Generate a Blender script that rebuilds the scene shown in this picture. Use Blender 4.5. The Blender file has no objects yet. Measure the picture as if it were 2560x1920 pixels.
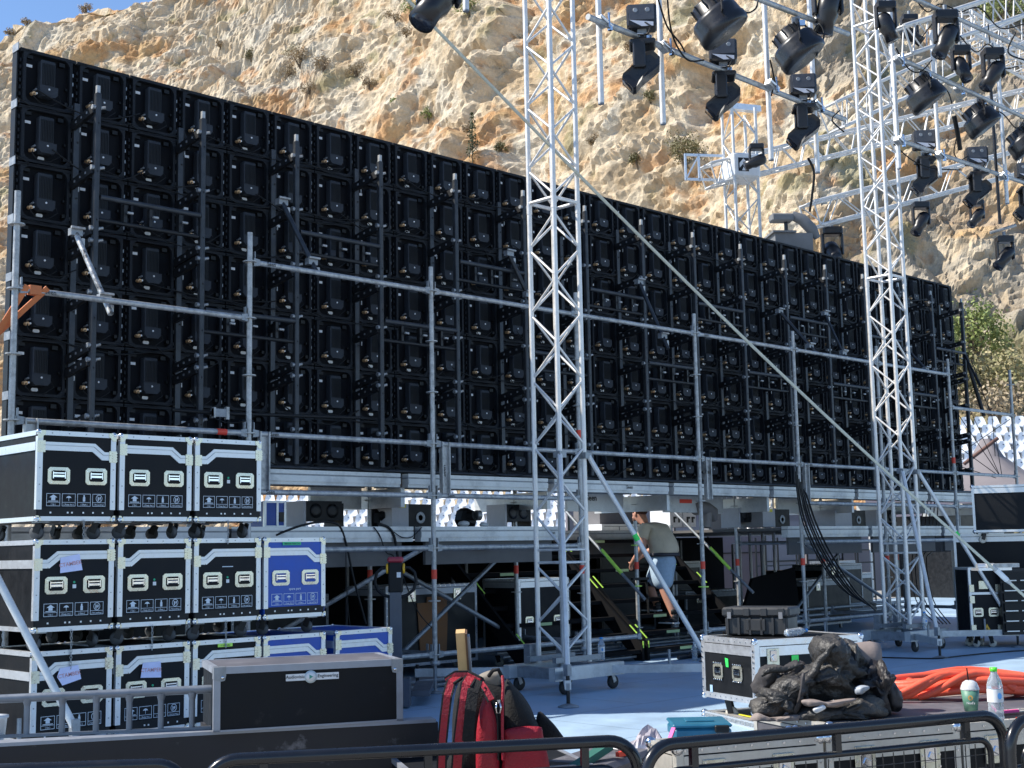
import bpy, math, random
import numpy as np
from mathutils import Vector, Matrix
random.seed(7)
S=bpy.context.scene
# ---------------- camera ----------------
F_PX,PITCH,ROLL,YAW=3280.2,.1268,-.0192,.8010      # focal length in pixels of a 2560 wide frame
CAM=Vector((0,0,1.314))
FW=Vector((math.cos(YAW)*math.cos(PITCH),math.sin(YAW)*math.cos(PITCH),math.sin(PITCH)))
_r0=Vector((math.sin(YAW),-math.cos(YAW),0)); _u0=_r0.cross(FW)
RT=_r0*math.cos(ROLL)+_u0*math.sin(ROLL); UP=RT.cross(FW)
cd=bpy.data.cameras.new("camera"); cam=bpy.data.objects.new("camera",cd); S.collection.objects.link(cam)
cd.sensor_fit='HORIZONTAL'; cd.sensor_width=36; cd.lens=F_PX/2560*36; cd.clip_start=.1; cd.clip_end=1000
cam.matrix_world=Matrix(((RT.x,UP.x,-FW.x,CAM.x),(RT.y,UP.y,-FW.y,CAM.y),(RT.z,UP.z,-FW.z,CAM.z),(0,0,0,1)))
S.camera=cam
# ---------------- light ----------------
TOSUN=Vector((-.88,.82,1.28)).normalized()
w=bpy.data.worlds.new("World"); S.world=w; w.use_nodes=True
nt=w.node_tree; bg=nt.nodes['Background']; sky=nt.nodes.new('ShaderNodeTexSky'); sky.sky_type='NISHITA'
sky.sun_disc=False; sky.sun_elevation=math.asin(TOSUN.z); sky.sun_rotation=math.atan2(TOSUN.x,TOSUN.y)
sky.altitude=1200; sky.air_density=1.0; sky.dust_density=0; sky.ozone_density=4.5
nt.links.new(sky.outputs[0],bg.inputs[0]); bg.inputs[1].default_value=.13
sl=bpy.data.lights.new("sun",'SUN'); so=bpy.data.objects.new("sun",sl); S.collection.objects.link(so)
sl.energy=4.6; sl.angle=math.radians(.53); sl.color=(1,.94,.84)
so.rotation_mode='QUATERNION'; so.rotation_quaternion=TOSUN.to_track_quat('Z','Y'); so.location=(0,0,60)
S.view_settings.view_transform='Standard'; S.view_settings.look='None'; S.view_settings.gamma=1; S.view_settings.exposure=.68
S.render.resolution_x=1024; S.render.resolution_y=768
# ---------------- helpers ----------------
def ray(x,y): return FW+RT*((x-1280)/F_PX)+UP*((960-y)/F_PX)
def PV(x,y,v): d=ray(x,y); return CAM+d*((v-CAM.y)/d.y)
def PU(x,y,u): d=ray(x,y); return CAM+d*((u-CAM.x)/d.x)
def PZ(x,y,z): d=ray(x,y); return CAM+d*((z-CAM.z)/d.z)
def PD(x,y,D): return CAM+ray(x,y)*D
def V(*a): return Vector(a)
MATS={}
def mat(name,col,rough=.5,metal=0,var=.12,vscale=8,bump=0,bscale=30,col2=None,c2scale=3,c2lo=.5,c2hi=.62,emit=0,spec=None,alpha=None,trans=0,rvar=.1,coat=0):
    if name in MATS: return MATS[name]
    m=bpy.data.materials.new(name); m.use_nodes=True; n=m.node_tree.nodes; L=m.node_tree.links
    b=n['Principled BSDF']; b.inputs['Roughness'].default_value=rough; b.inputs['Metallic'].default_value=metal
    if coat: b.inputs['Coat Weight'].default_value=coat
    tc=n.new('ShaderNodeTexCoord')
    nz=n.new('ShaderNodeTexNoise'); nz.inputs['Scale'].default_value=vscale; nz.inputs['Detail'].default_value=6; nz.inputs['Roughness'].default_value=.65
    L.new(tc.outputs['Object'],nz.inputs['Vector'])
    mr=n.new('ShaderNodeMapRange'); mr.inputs[1].default_value=.3; mr.inputs[2].default_value=.7; mr.inputs[3].default_value=1-var; mr.inputs[4].default_value=1+var
    L.new(nz.outputs[0],mr.inputs[0])
    mx=n.new('ShaderNodeMix'); mx.data_type='RGBA'; mx.blend_type='MULTIPLY'; mx.inputs[0].default_value=1
    L.new(mr.outputs[0],mx.inputs[7])
    if col2 is not None:
        z2=n.new('ShaderNodeTexNoise'); z2.inputs['Scale'].default_value=c2scale; z2.inputs['Detail'].default_value=8; z2.inputs['Roughness'].default_value=.7
        L.new(tc.outputs['Object'],z2.inputs['Vector'])
        r2=n.new('ShaderNodeMapRange'); r2.inputs[1].default_value=c2lo; r2.inputs[2].default_value=c2hi; L.new(z2.outputs[0],r2.inputs[0])
        m2=n.new('ShaderNodeMix'); m2.data_type='RGBA'; m2.inputs[6].default_value=(*col,1); m2.inputs[7].default_value=(*col2,1); L.new(r2.outputs[0],m2.inputs[0])
        L.new(m2.outputs[2],mx.inputs[6])
    else: mx.inputs[6].default_value=(*col,1)
    L.new(mx.outputs[2],b.inputs['Base Color'])
    rr=n.new('ShaderNodeMapRange'); rr.inputs[1].default_value=.3; rr.inputs[2].default_value=.7; rr.inputs[3].default_value=max(.02,rough-rvar); rr.inputs[4].default_value=min(1,rough+rvar)
    L.new(nz.outputs[0],rr.inputs[0]); L.new(rr.outputs[0],b.inputs['Roughness'])
    if bump:
        bz=n.new('ShaderNodeTexNoise'); bz.inputs['Scale'].default_value=bscale; bz.inputs['Detail'].default_value=5; L.new(tc.outputs['Object'],bz.inputs['Vector'])
        bp=n.new('ShaderNodeBump'); bp.inputs['Strength'].default_value=bump; bp.inputs['Distance'].default_value=.02; L.new(bz.outputs[0],bp.inputs['Height']); L.new(bp.outputs[0],b.inputs['Normal'])
    if spec is not None: b.inputs['Specular IOR Level'].default_value=spec
    if trans: b.inputs['Transmission Weight'].default_value=trans; b.inputs['IOR'].default_value=1.33
    if emit: b.inputs['Emission Color'].default_value=(*col,1); b.inputs['Emission Strength'].default_value=emit
    m.diffuse_color=(*col,1)
    MATS[name]=m; return m
class MB:
    def __init__(s,*mats): s.v=[];s.f=[];s.m=[];s.s=[];s.mats=list(mats)
    def mi(s,m):
        if m is None: return 0
        if isinstance(m,int): return m
        if m not in s.mats: s.mats.append(m)
        return s.mats.index(m)
    def add(s,vs,fs,m=None,smooth=False):
        o=len(s.v); k=s.mi(m); s.v+=[tuple(p) for p in vs]
        for f in fs: s.f.append([i+o for i in f]); s.m.append(k); s.s.append(smooth)
    def box(s,c,d,m=None,R=None,ch=0):
        c=Vector(c); hx,hy,hz=d[0]/2,d[1]/2,d[2]/2
        if ch>0:
            vs=[];fs=[]
            import itertools
            idx={}
            for sx in(-1,1):
                for sy in(-1,1):
                    for sz in(-1,1):
                        idx[(sx,sy,sz,0)]=len(vs);vs.append(V(sx*hx,sy*(hy-ch),sz*(hz-ch)))
                        idx[(sx,sy,sz,1)]=len(vs);vs.append(V(sx*(hx-ch),sy*hy,sz*(hz-ch)))
                        idx[(sx,sy,sz,2)]=len(vs);vs.append(V(sx*(hx-ch),sy*(hy-ch),sz*hz))
            for a in range(3):
                for sg in(-1,1):
                    o=[i for i in range(3) if i!=a]; q=[]
                    for (p1,p2) in ((-1,-1),(1,-1),(1,1),(-1,1)):
                        k=[0,0,0];k[a]=sg;k[o[0]]=p1;k[o[1]]=p2;q.append(idx[(k[0],k[1],k[2],a)])
                    fs.append(q)
            for a in range(3):
                o=[i for i in range(3) if i!=a]
                for p1 in(-1,1):
                    for p2 in(-1,1):
                        k=[0,0,0];k[o[0]]=p1;k[o[1]]=p2
                        k1=k[:];k1[a]=-1;k2=k[:];k2[a]=1
                        fs.append([idx[(*k1,o[0])],idx[(*k2,o[0])],idx[(*k2,o[1])],idx[(*k1,o[1])]])
            for sx in(-1,1):
                for sy in(-1,1):
                    for sz in(-1,1): fs.append([idx[(sx,sy,sz,0)],idx[(sx,sy,sz,1)],idx[(sx,sy,sz,2)]])
            # orient faces outward
            g=[]
            for f in fs:
                n=(vs[f[1]]-vs[f[0]]).cross(vs[f[2]]-vs[f[1]]); cc=sum((vs[i] for i in f),V(0,0,0))
                g.append(f if n.dot(cc)>0 else f[::-1])
            if R is not None: vs=[R@p for p in vs]
            s.add([c+p for p in vs],g,m); return
        vs=[V(sx*hx,sy*hy,sz*hz) for sx,sy,sz in ((-1,-1,-1),(1,-1,-1),(1,1,-1),(-1,1,-1),(-1,-1,1),(1,-1,1),(1,1,1),(-1,1,1))]
        if R is not None: vs=[R@p for p in vs]
        s.add([c+p for p in vs],[[0,3,2,1],[4,5,6,7],[0,1,5,4],[1,2,6,5],[2,3,7,6],[3,0,4,7]],m)
    def bb(s,a,b,m=None,ch=0):
        a=Vector(a);b=Vector(b); s.box((a+b)/2,[abs(b[i]-a[i]) for i in range(3)],m,None,ch)
    def bar(s,p,q,w,h,m=None,upv=None):
        p=Vector(p);q=Vector(q);d=q-p;L=d.length
        x=d.normalized(); u=Vector(upv) if upv else V(0,0,1)
        if abs(x.dot(u))>.99: u=V(0,1,0)
        y=u.cross(x).normalized(); z=x.cross(y)
        s.box((p+q)/2,(L,w,h),m,Matrix((x,y,z)).transposed())
    def tube(s,p,q,r,m=None,n=8,r2=None,caps=True,smooth=True):
        p=Vector(p);q=Vector(q);x=(q-p)
        if x.length<1e-6: return
        x=x.normalized(); u=V(0,0,1) if abs(x.z)<.9 else V(1,0,0)
        y=u.cross(x).normalized();z=x.cross(y); r2=r if r2 is None else r2
        a=[];b=[]
        for i in range(n):
            t=2*math.pi*i/n; d=y*math.cos(t)+z*math.sin(t); a.append(p+d*r); b.append(q+d*r2)
        s.add(a+b,[[i,(i+1)%n,n+(i+1)%n,n+i] for i in range(n)],m,smooth)
        if caps: s.add(a,[list(range(n))[::-1]],m); s.add(b,[list(range(n))],m)
    def path(s,pts,r,m=None,n=8,closed=False,caps=True,radii=None):
        pts=[Vector(p) for p in pts]; N=len(pts); rings=[]; pu=None
        for i,p in enumerate(pts):
            if closed: t=(pts[(i+1)%N]-pts[i-1]).normalized()
            else: t=(pts[min(i+1,N-1)]-pts[max(i-1,0)]).normalized()
            if pu is None: u=V(0,0,1) if abs(t.z)<.9 else V(1,0,0)
            else: u=pu
            y=(u-t*u.dot(t))
            if y.length<1e-4: y=V(0,1,0)-t*t.y
            y.normalize(); z=t.cross(y); pu=y; rr=radii[i] if radii else r
            rings.append([p+(y*math.cos(2*math.pi*k/n)+z*math.sin(2*math.pi*k/n))*rr for k in range(n)])
        vs=[q for rg in rings for q in rg]; fs=[]
        for i in range(N if closed else N-1):
            j=(i+1)%N
            for k in range(n): fs.append([i*n+k,i*n+(k+1)%n,j*n+(k+1)%n,j*n+k])
        s.add(vs,fs,m,True)
        if not closed and caps: s.add(rings[0],[list(range(n))[::-1]],m); s.add(rings[-1],[list(range(n))],m)
    def lathe(s,prof,o=(0,0,0),R=None,m=None,n=20,smooth=True,caps=True):
        o=Vector(o); vs=[]
        for r,z in prof:
            for k in range(n):
                t=2*math.pi*k/n; p=V(r*math.cos(t),r*math.sin(t),z); vs.append(o+(R@p if R is not None else p))
        fs=[]
        for i in range(len(prof)-1):
            for k in range(n): fs.append([i*n+k,i*n+(k+1)%n,(i+1)*n+(k+1)%n,(i+1)*n+k])
        s.add(vs,fs,m,smooth)
        if caps:
            if prof[0][0]>1e-4: s.add(vs[:n],[list(range(n))[::-1]],m)
            if prof[-1][0]>1e-4: s.add(vs[-n:],[list(range(n))],m)
    def prism(s,poly,o,ax,ay,az,m=None,smooth=False):
        o=Vector(o);ax=Vector(ax);ay=Vector(ay);az=Vector(az);n=len(poly)
        a=[o+ax*p[0]+ay*p[1] for p in poly]; b=[p+az for p in a]
        s.add(a+b,[list(range(n)),list(range(2*n-1,n-1,-1))]+[[(i+1)%n,i,n+i,n+(i+1)%n] for i in range(n)],m,smooth)
    def sphere(s,c,r,m=None,n=10,sc=(1,1,1)):
        c=Vector(c); prof=[(math.sin(math.pi*i/(n//2+1)),-math.cos(math.pi*i/(n//2+1))) for i in range(n//2+2)]
        vs=[];
        for a,z in prof:
            for k in range(n): t=2*math.pi*k/n; vs.append(c+V(a*math.cos(t)*r*sc[0],a*math.sin(t)*r*sc[1],z*r*sc[2]))
        fs=[[i*n+k,i*n+(k+1)%n,(i+1)*n+(k+1)%n,(i+1)*n+k] for i in range(len(prof)-1) for k in range(n)]
        s.add(vs,fs,m,True)
    def text(s,t,o,ax,ay,size,m=None,align='CENTER'):
        vs,fs=text_geo(t,align); o=Vector(o);ax=Vector(ax).normalized();ay=Vector(ay).normalized()
        s.add([o+ax*(p[0]*size)+ay*(p[1]*size) for p in vs],fs,m)
    def quad(s,a,b,c,d,m=None): s.add([a,b,c,d],[[0,1,2,3]],m)
    def xf(s,M):
        s.v=[tuple(M@Vector(p)) for p in s.v]; return s
    def merge(s,o,M=None):
        off=len(s.v); s.v+=[tuple(M@Vector(p)) if M is not None else p for p in o.v]
        mm=[s.mi(x) for x in o.mats]
        for f,k,sm in zip(o.f,o.m,o.s): s.f.append([i+off for i in f]); s.m.append(mm[k] if mm else 0); s.s.append(sm)
    def build(s,name,parent=None,loc=None,world=False):
        me=bpy.data.meshes.new(name)
        vs=s.v
        if loc is not None and world: L=Vector(loc); vs=[tuple(Vector(p)-L) for p in vs]
        me.from_pydata(vs,[],s.f)
        for m in s.mats: me.materials.append(m)
        me.polygons.foreach_set('material_index',s.m); me.polygons.foreach_set('use_smooth',s.s); me.update()
        o=bpy.data.objects.new(name,me); S.collection.objects.link(o)
        if loc is not None: o.location=loc
        if parent is not None: o.parent=parent
        return o
_tc={}
def text_geo(t,align='CENTER'):
    if (t,align) in _tc: return _tc[(t,align)]
    c=bpy.data.curves.new('t','FONT'); c.body=t; c.align_x=align; c.size=1; c.resolution_u=2; c.offset=.012
    o=bpy.data.objects.new('t',c); S.collection.objects.link(o)
    me=bpy.data.meshes.new_from_object(o.evaluated_get(bpy.context.evaluated_depsgraph_get()))
    r=([tuple(v.co) for v in me.vertices],[list(p.vertices) for p in me.polygons])
    bpy.data.objects.remove(o); bpy.data.curves.remove(c); bpy.data.meshes.remove(me); _tc[(t,align)]=r; return r
def tag(o,label=None,cat=None,group=None,kind=None):
    if label: o['label']=label
    if cat: o['category']=cat
    if group: o['group']=group
    if kind: o['kind']=kind
    return o
def thing(name,label,cat,loc=(0,0,0),rz=0,group=None,kind=None):
    o=bpy.data.objects.new(name,None); S.collection.objects.link(o); o.location=loc; o.rotation_euler=(0,0,rz); o.empty_display_size=.1
    return tag(o,label,cat,group,kind)
def kids(o): return [c for c in ALLK.get(o.name,[])]
def copy_tree(root,loc=None,rz=None,label=None,group=None,rot=None,scale=None):
    r=root.copy(); S.collection.objects.link(r)
    if loc is not None: r.location=loc
    if rot is not None: r.rotation_euler=rot
    elif rz is not None: r.rotation_euler=(0,0,rz)
    if scale is not None: r.scale=(scale,)*3
    if label: r['label']=label
    if group: r['group']=group
    for ch in list(root.children):
        c=ch.copy(); S.collection.objects.link(c); c.parent=r
        for g in list(ch.children):
            d=g.copy(); S.collection.objects.link(d); d.parent=c
    return r
# ---------------- materials ----------------
ALU=mat('aluminium',(.74,.72,.69),.42,.4,.12,14)
ALUW=mat('aluminium_bright',(.78,.79,.8),.36,.75,.08,20)
GALV=mat('galvanised_steel',(.44,.445,.44),.5,.6,.28,22,col2=(.30,.305,.30),c2scale=9)
GALVD=mat('dull_steel',(.30,.32,.34),.55,.7,.25,18)
BLKM=mat('black_steel',(.014,.015,.017),.45,.3,.3,12)
BLKR=mat('black_support_steel',(.048,.053,.06),.45,.55,.35,10)
BLKP=mat('black_plastic',(.009,.010,.011),.5,0,.2,10,spec=.28)
BLKG=mat('black_gloss',(.012,.012,.014),.22,0,.2,10)
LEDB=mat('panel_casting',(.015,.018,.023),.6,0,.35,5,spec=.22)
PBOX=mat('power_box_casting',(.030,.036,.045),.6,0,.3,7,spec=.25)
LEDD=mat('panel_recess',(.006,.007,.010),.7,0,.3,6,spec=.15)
WHITE=mat('white_label',(.75,.76,.76),.5)
RED=mat('red_tape',(.75,.06,.03),.5)
GREENT=mat('green_tape',(.05,.75,.12),.5)
LIME=mat('lime_tape',(.55,.9,.12),.5)
RUBBER=mat('rubber',(.025,.025,.025),.7)
ORANGE=mat('orange_strap',(.55,.17,.06),.7,0,.15)
BRASS=mat('connector_tan',(.6,.38,.2),.45,.2)
# ---------------- ground and stage floor ----------------
GND=mat('pavement',(.30,.29,.27),.9,0,.2,2,bump=.4)
b=MB(GND); b.quad((-600,-600,-.45),(600,-600,-.45),(600,600,-.45),(-600,600,-.45)); g=b.build('ground'); tag(g,kind='structure')
FLO=mat('blue_floor',(.36,.49,.62),.5,0,.12,2.2,bump=.05,bscale=4,col2=(.27,.39,.53),c2scale=.7,c2lo=.42,c2hi=.75)
b=MB(FLO,BLKM); poly=[(-6,10.2),(3.9,5.2),(13,.6),(40,-3),(40,17),(-6,17)]
b.prism(poly,(0,0,-.06),(1,0,0),(0,1,0),(0,0,.06),FLO); b.prism([(p[0]*.999+.02,p[1]+.02) for p in poly],(0,0,-.448),(1,0,0),(0,1,0),(0,0,.385),BLKM); g=b.build('stage_floor'); tag(g,kind='structure')
_n=FLO.node_tree.nodes;_l=FLO.node_tree.links; _br=_n.new('ShaderNodeTexBrick'); _br.inputs['Scale'].default_value=1; _br.inputs['Brick Width'].default_value=2.5; _br.inputs['Row Height'].default_value=1.25; _br.inputs['Mortar Size'].default_value=.006; _br.inputs['Mortar Smooth'].default_value=.3
_fc=_n.new('ShaderNodeTexCoord'); _l.new(_fc.outputs['Object'],_br.inputs['Vector']); _mx=_n.new('ShaderNodeMix'); _mx.data_type='RGBA'; _mx.blend_type='MULTIPLY'
_src=_n['Principled BSDF'].inputs['Base Color'].links[0].from_socket; _l.new(_br.outputs['Fac'],_mx.inputs[0]); _l.new(_src,_mx.inputs[6]); _mx.inputs[7].default_value=(.35,.38,.42,1)
_dn=_n.new('ShaderNodeTexNoise'); _dn.inputs['Scale'].default_value=5; _dn.inputs['Detail'].default_value=7; _dn.inputs['Roughness'].default_value=.8; _dn.inputs['Distortion'].default_value=1.5; _l.new(_fc.outputs['Object'],_dn.inputs['Vector']); _dr=_n.new('ShaderNodeMapRange'); _dr.inputs[1].default_value=.60; _dr.inputs[2].default_value=.70; _dr.inputs[4].default_value=.35; _l.new(_dn.outputs[0],_dr.inputs[0])
_m2=_n.new('ShaderNodeMix'); _m2.data_type='RGBA'; _l.new(_dr.outputs[0],_m2.inputs[0]); _l.new(_mx.outputs[2],_m2.inputs[6]); _m2.inputs[7].default_value=(.16,.19,.23,1); _l.new(_m2.outputs[2],_n['Principled BSDF'].inputs['Base Color'])
# ---------------- cliff ----------------
def vnoise(P,seed):
    I=np.floor(P).astype(np.int64); Fr=P-I; Fr=Fr*Fr*(3-2*Fr); out=0
    for dx in(0,1):
        for dy in(0,1):
            for dz in(0,1):
                w=(Fr[:,0] if dx else 1-Fr[:,0])*(Fr[:,1] if dy else 1-Fr[:,1])*(Fr[:,2] if dz else 1-Fr[:,2])
                out=out+w*hsh(I[:,0]+dx,I[:,1]+dy,I[:,2]+dz,seed)
    return out
def hsh(x,y,z,seed):
    h=(x*374761393+y*668265263+z*2147483647+seed*974711)&0xffffffff
    h=((h^(h>>13))*1274126177)&0xffffffff; h=((h^(h>>16))*2246822519)&0xffffffff
    return ((h^(h>>15))&0xffffff)/float(0xffffff)
def fbm(P,seed,o=4):
    r=0;a=.5
    for i in range(o): r=r+a*vnoise(P*2**i,seed+i); a*=.5
    return r
def facets(P,seed):
    I=np.floor(P).astype(np.int64); best=np.full(len(P),9.);sec=np.full(len(P),9.); val=np.zeros(len(P))
    for dx in(-1,0,1):
        for dy in(-1,0,1):
            for dz in(-1,0,1):
                X,Y,Z=I[:,0]+dx,I[:,1]+dy,I[:,2]+dz
                q=np.stack([X+hsh(X,Y,Z,seed),Y+hsh(X,Y,Z,seed+1),Z+hsh(X,Y,Z,seed+2)],1)
                d=P-q; dist=(d*d).sum(1)
                g=np.stack([hsh(X,Y,Z,seed+3)-.5,hsh(X,Y,Z,seed+4)-.5,hsh(X,Y,Z,seed+5)-.5],1)
                v=hsh(X,Y,Z,seed+6)-.5+(d*g).sum(1)*1.6
                m=dist<best; sec=np.where(m,best,np.minimum(sec,dist)); val=np.where(m,v,val); best=np.where(m,dist,best)
    return val,np.sqrt(sec)-np.sqrt(best)
F2=np.array([math.cos(YAW),math.sin(YAW),0.]); R2=np.array([math.sin(YAW),-math.cos(YAW),0.])
def rim(s): return np.interp(s,[-.6,-.45,-.39,-.36,-.335,-.30,-.27,-.2,0,.5],[.355,.404,.424,.427,.434,.437,.446,.485,.60,.66])
nx,nz=500,350
s_,T=np.meshgrid(np.linspace(-.50,.47,nx),np.linspace(0,1.06,nz)); s_=s_.ravel();T=T.ravel(); T0=np.minimum(T,1)
k=np.clip((s_-.06)/.16,0,1); sl=np.interp(s_,[-.4,-.15,.05,.2],[1.0,.88,.60,.52]); D0=np.interp(s_,[-.5,-.12,.0,.24,.47],[84,80,76,64,62.5])
e=rim(s_); zr=(e*D0+1.31)/(1-e*sl); z=-2+T0*(zr+2)
D=D0+z*sl-3.0*k*np.exp(-((z-22)/14)**2)-5*np.clip((s_-.24)/.06,0,1)*np.clip((18-z)/18,0,1)
over=np.clip(T-1,0,1); D=D+over*400; z=z-over*60; X=s_*D
P=np.outer(D,F2)+np.outer(X,R2); P[:,2]=z
Pg=P.reshape(nz,nx,3); nrm=np.cross(np.gradient(Pg,axis=1),np.gradient(Pg,axis=0)).reshape(-1,3); nrm/=np.linalg.norm(nrm,axis=1)[:,None]+1e-9; nrm*=np.sign(-(nrm@F2))[:,None]+.0
w1=fbm(P/16,11,3)-.5; st=P.copy(); st[:,2]=st[:,2]-.5*X       # strata dip
f1,e1=facets(P/7+w1[:,None]*.4,31); f2,e2=facets(st/np.array([3.2,3.2,1.7])+w1[:,None]*.4,41); f3,e3=facets(st/np.array([1.3,1.3,.9]),51); f4,e4=facets(P/.55,61)
w2=fbm(P/3,15,4)-.5; n6=fbm(P/9,77,2)
gul=np.exp(-((s_*3280-40)/60)**2)*np.clip((z-6)/10,0,1)*1.8
rough=.5+.9*np.clip(n6*2-.6,0,1)
f1*=np.clip(e1*4,0,1)*1.1;f2*=np.clip(e2*5,0,1)*.85;f3*=np.clip(e3*5,0,1)*.95
disp=w1*6+f1*1.9+f2*.95*rough+f3*.45*rough+f4*.20+w2*.75-np.exp(-e2*10)*.26*rough-np.exp(-e1*9)*.35-gul
fade=np.clip(1.03-T,0,.06)/.06
P=P+nrm*(disp*(.35+.65*fade))[:,None]
def sst(x,a,b): x=np.clip((x-a)/(b-a),0,1); return (x*x*(3-2*x))[:,None]
C=np.array
col=C([.63,.525,.38])+0*P
col=col+(C([.51,.39,.25])-col)*sst(fbm(st/1.7,101,5),.42,.62)
och=fbm(P/np.array([8,8,5.]),111,5)+ .25*(f2*.3)
col=col+(C([.53,.335,.15])-col)*sst(och,.54,.61)*.7
col=col+(C([.60,.54,.435])-col)*sst(fbm(st/2.6,121,5),.52,.62)*.8
col=col+(C([.50,.27,.12])-col)*sst(fbm(P/1.3,131,5)*.6+och*.45,.555,.62)*.7
col=col+(C([.30,.24,.17])-col)*sst(fbm(P/.7,141,4),.56,.68)*.55
gy=sst(s_+fbm(P/9,151,4)*.16,.32,.36)*sst(fbm(P/4,155,4),.30,.48)
col=col+(C([.32,.285,.23])-col)*gy*.8  # grey-beige rock at the right, its shade put into the tint
grn=sst(fbm(P/2.5,161,5)+.5*np.clip((s_-.25)/.1,0,1)*np.clip((14-z)/8,0,1)-.0,.62,.72)
col=col+(C([.24,.22,.10])-col)*grn*.6
idx=np.arange(nx*nz).reshape(nz,nx); fs=np.stack([idx[:-1,:-1],idx[:-1,1:],idx[1:,1:],idx[1:,:-1]],-1).reshape(-1,4)
me=bpy.data.meshes.new('hillside'); me.from_pydata(P.tolist(),[],fs.tolist())
ca=me.color_attributes.new('tint','FLOAT_COLOR','POINT'); ca.data.foreach_set('color',np.c_[col,np.ones(len(col))].astype(np.float32).ravel())
CP=P.reshape(nz,nx,3); CSX=np.linspace(-.50,.47,nx)
def rockmat():
    m=bpy.data.materials.new('limestone'); m.use_nodes=True; n=m.node_tree.nodes; L=m.node_tree.links; b=n['Principled BSDF']; b.inputs['Roughness'].default_value=.92; b.inputs['Specular IOR Level'].default_value=.2
    tc=n.new('ShaderNodeTexCoord'); at=n.new('ShaderNodeAttribute'); at.attribute_name='tint'
    a=n.new('ShaderNodeTexNoise'); a.inputs['Scale'].default_value=3.4;a.inputs['Detail'].default_value=6;a.inputs['Roughness'].default_value=.75; L.new(tc.outputs['Object'],a.inputs['Vector'])
    r=n.new('ShaderNodeMapRange'); r.inputs[1].default_value=.3; r.inputs[2].default_value=.7; r.inputs[3].default_value=.74; r.inputs[4].default_value=1.2; L.new(a.outputs[0],r.inputs[0])
    x=n.new('ShaderNodeMix'); x.data_type='RGBA'; x.blend_type='MULTIPLY'; x.inputs[0].default_value=1; L.new(at.outputs['Color'],x.inputs[6]); L.new(r.outputs[0],x.inputs[7]); L.new(x.outputs[2],b.inputs['Base Color'])
    bp=n.new('ShaderNodeBump'); bp.inputs['Strength'].default_value=.7; bp.inputs['Distance'].default_value=.25; L.new(a.outputs[0],bp.inputs['Height']); L.new(bp.outputs[0],b.inputs['Normal'])
    return m
me.materials.append(rockmat()); me.update()
cliff=bpy.data.objects.new('hillside',me); S.collection.objects.link(cliff); tag(cliff,kind='structure')
def on_cliff(x,y):   # the point of the hillside met by the sight line at this direction
    d=ray(x,y); d=np.array([d.x,d.y,d.z]); s0=float(np.dot(d,R2)/np.dot(d,F2)); i=int(np.clip(np.searchsorted(CSX,s0),0,nx-1))
    c=CP[:,i]; el=(c[:,2]-CAM.z)/(c@F2); tgt=d[2]/np.dot(d,F2); j=int(np.argmin(np.abs(el-tgt))); return Vector(c[j])
# ---------------- LED wall seen from behind ----------------
U0,VW,ZT,PW,PH=4.497,10.643,5.67,.508,.5; NC,NR=32,7
def cab_frame():
    b=MB(LEDB,LEDD,BLKP,GALVD)
    W,H=PW,PH
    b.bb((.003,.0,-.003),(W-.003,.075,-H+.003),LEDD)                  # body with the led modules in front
    # frame: rails and stiles proud toward the back, with rounded gussets
    b.bb((.006,-.055,-.006),(W-.006,-.001,-.032),LEDB); b.bb((.006,-.055,-H+.03),(W-.006,-.001,-H+.006),LEDB)
    b.bb((.034,-.055,-.034),(.058,-.001,-H+.032),LEDB); b.bb((W-.060,-.055,-.034),(W-.036,-.001,-H+.032),LEDB)
    for (cx,sx) in ((.058,1),(W-.060,-1)):
        for (cz,sz) in ((-.034,-1),(-H+.032,1)):
            poly=[(0,0),(.045*sx,0),(.02*sx,.012*sz),(.009*sx,.028*sz),(0,.05*sz)]
            if sx*sz<0: poly=poly[::-1]
            b.prism([(p[0],p[1]) for p in poly],(cx,-.054,cz),(1,0,0),(0,0,1),(0,.052,0),LEDB)
    for z in (-.09,-.15,-.21,-.27,-.33,-.39): b.bb((.012,-.03,z),(.026,-.001,z-.032),LEDB)
    for z in (-.12,-.2,-.3,-.41): b.bb((W-.028,-.03,z),(W-.014,-.001,z-.03),GALVD)
    b.bb((.075,-.03,-.045),(.125,-.001,-.075),BLKP); b.bb((.36,-.034,-.05),(.41,-.001,-.085),BLKP)
    b.bb((W-.085,-.03,-.27),(W-.068,-.001,-.29),BLKP); b.bb((W-.095,-.04,-.40),(W-.066,-.001,-.43),BLKP)
    b.tube((.006,-.058,-.02),(.1,-.058,-.02),.004,BLKP,5)
    return b
def cab_box():
    b=MB(PBOX,BLKP,WHITE)
    b.box((.24,-.045,-.205),(.13,.085,.25),PBOX,None,.008)
    for i in range(8): b.bb((.186+i*.0145,-.094,-.11),(.192+i*.0145,-.088,-.30),BLKP)
    b.prism([(.165,-.31),(.325,-.31),(.325,-.375),(.30,-.405),(.19,-.405),(.165,-.375)],(0,-.10,0),(1,0,0),(0,0,1),(0,.095,0),PBOX)
    b.lathe([(.0,.0),(.009,0),(.009,.004),(0,.004)],(.245,-.1,-.34),Matrix.Rotation(math.pi/2,3,'X'),WHITE,8)
    return b
def cab_label():
    b=MB(WHITE); b.bb((.064,-.008,-.122),(.130,-.001,-.146),WHITE); return b
def cab_sticker():
    b=MB(WHITE); b.prism([(.198,-.428),(.205,-.42),(.248,-.42),(.255,-.428),(.255,-.44),(.248,-.448),(.205,-.448),(.198,-.44)],(0,-.012,0),(1,0,0),(0,0,1),(0,.01,0),WHITE); return b
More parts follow.
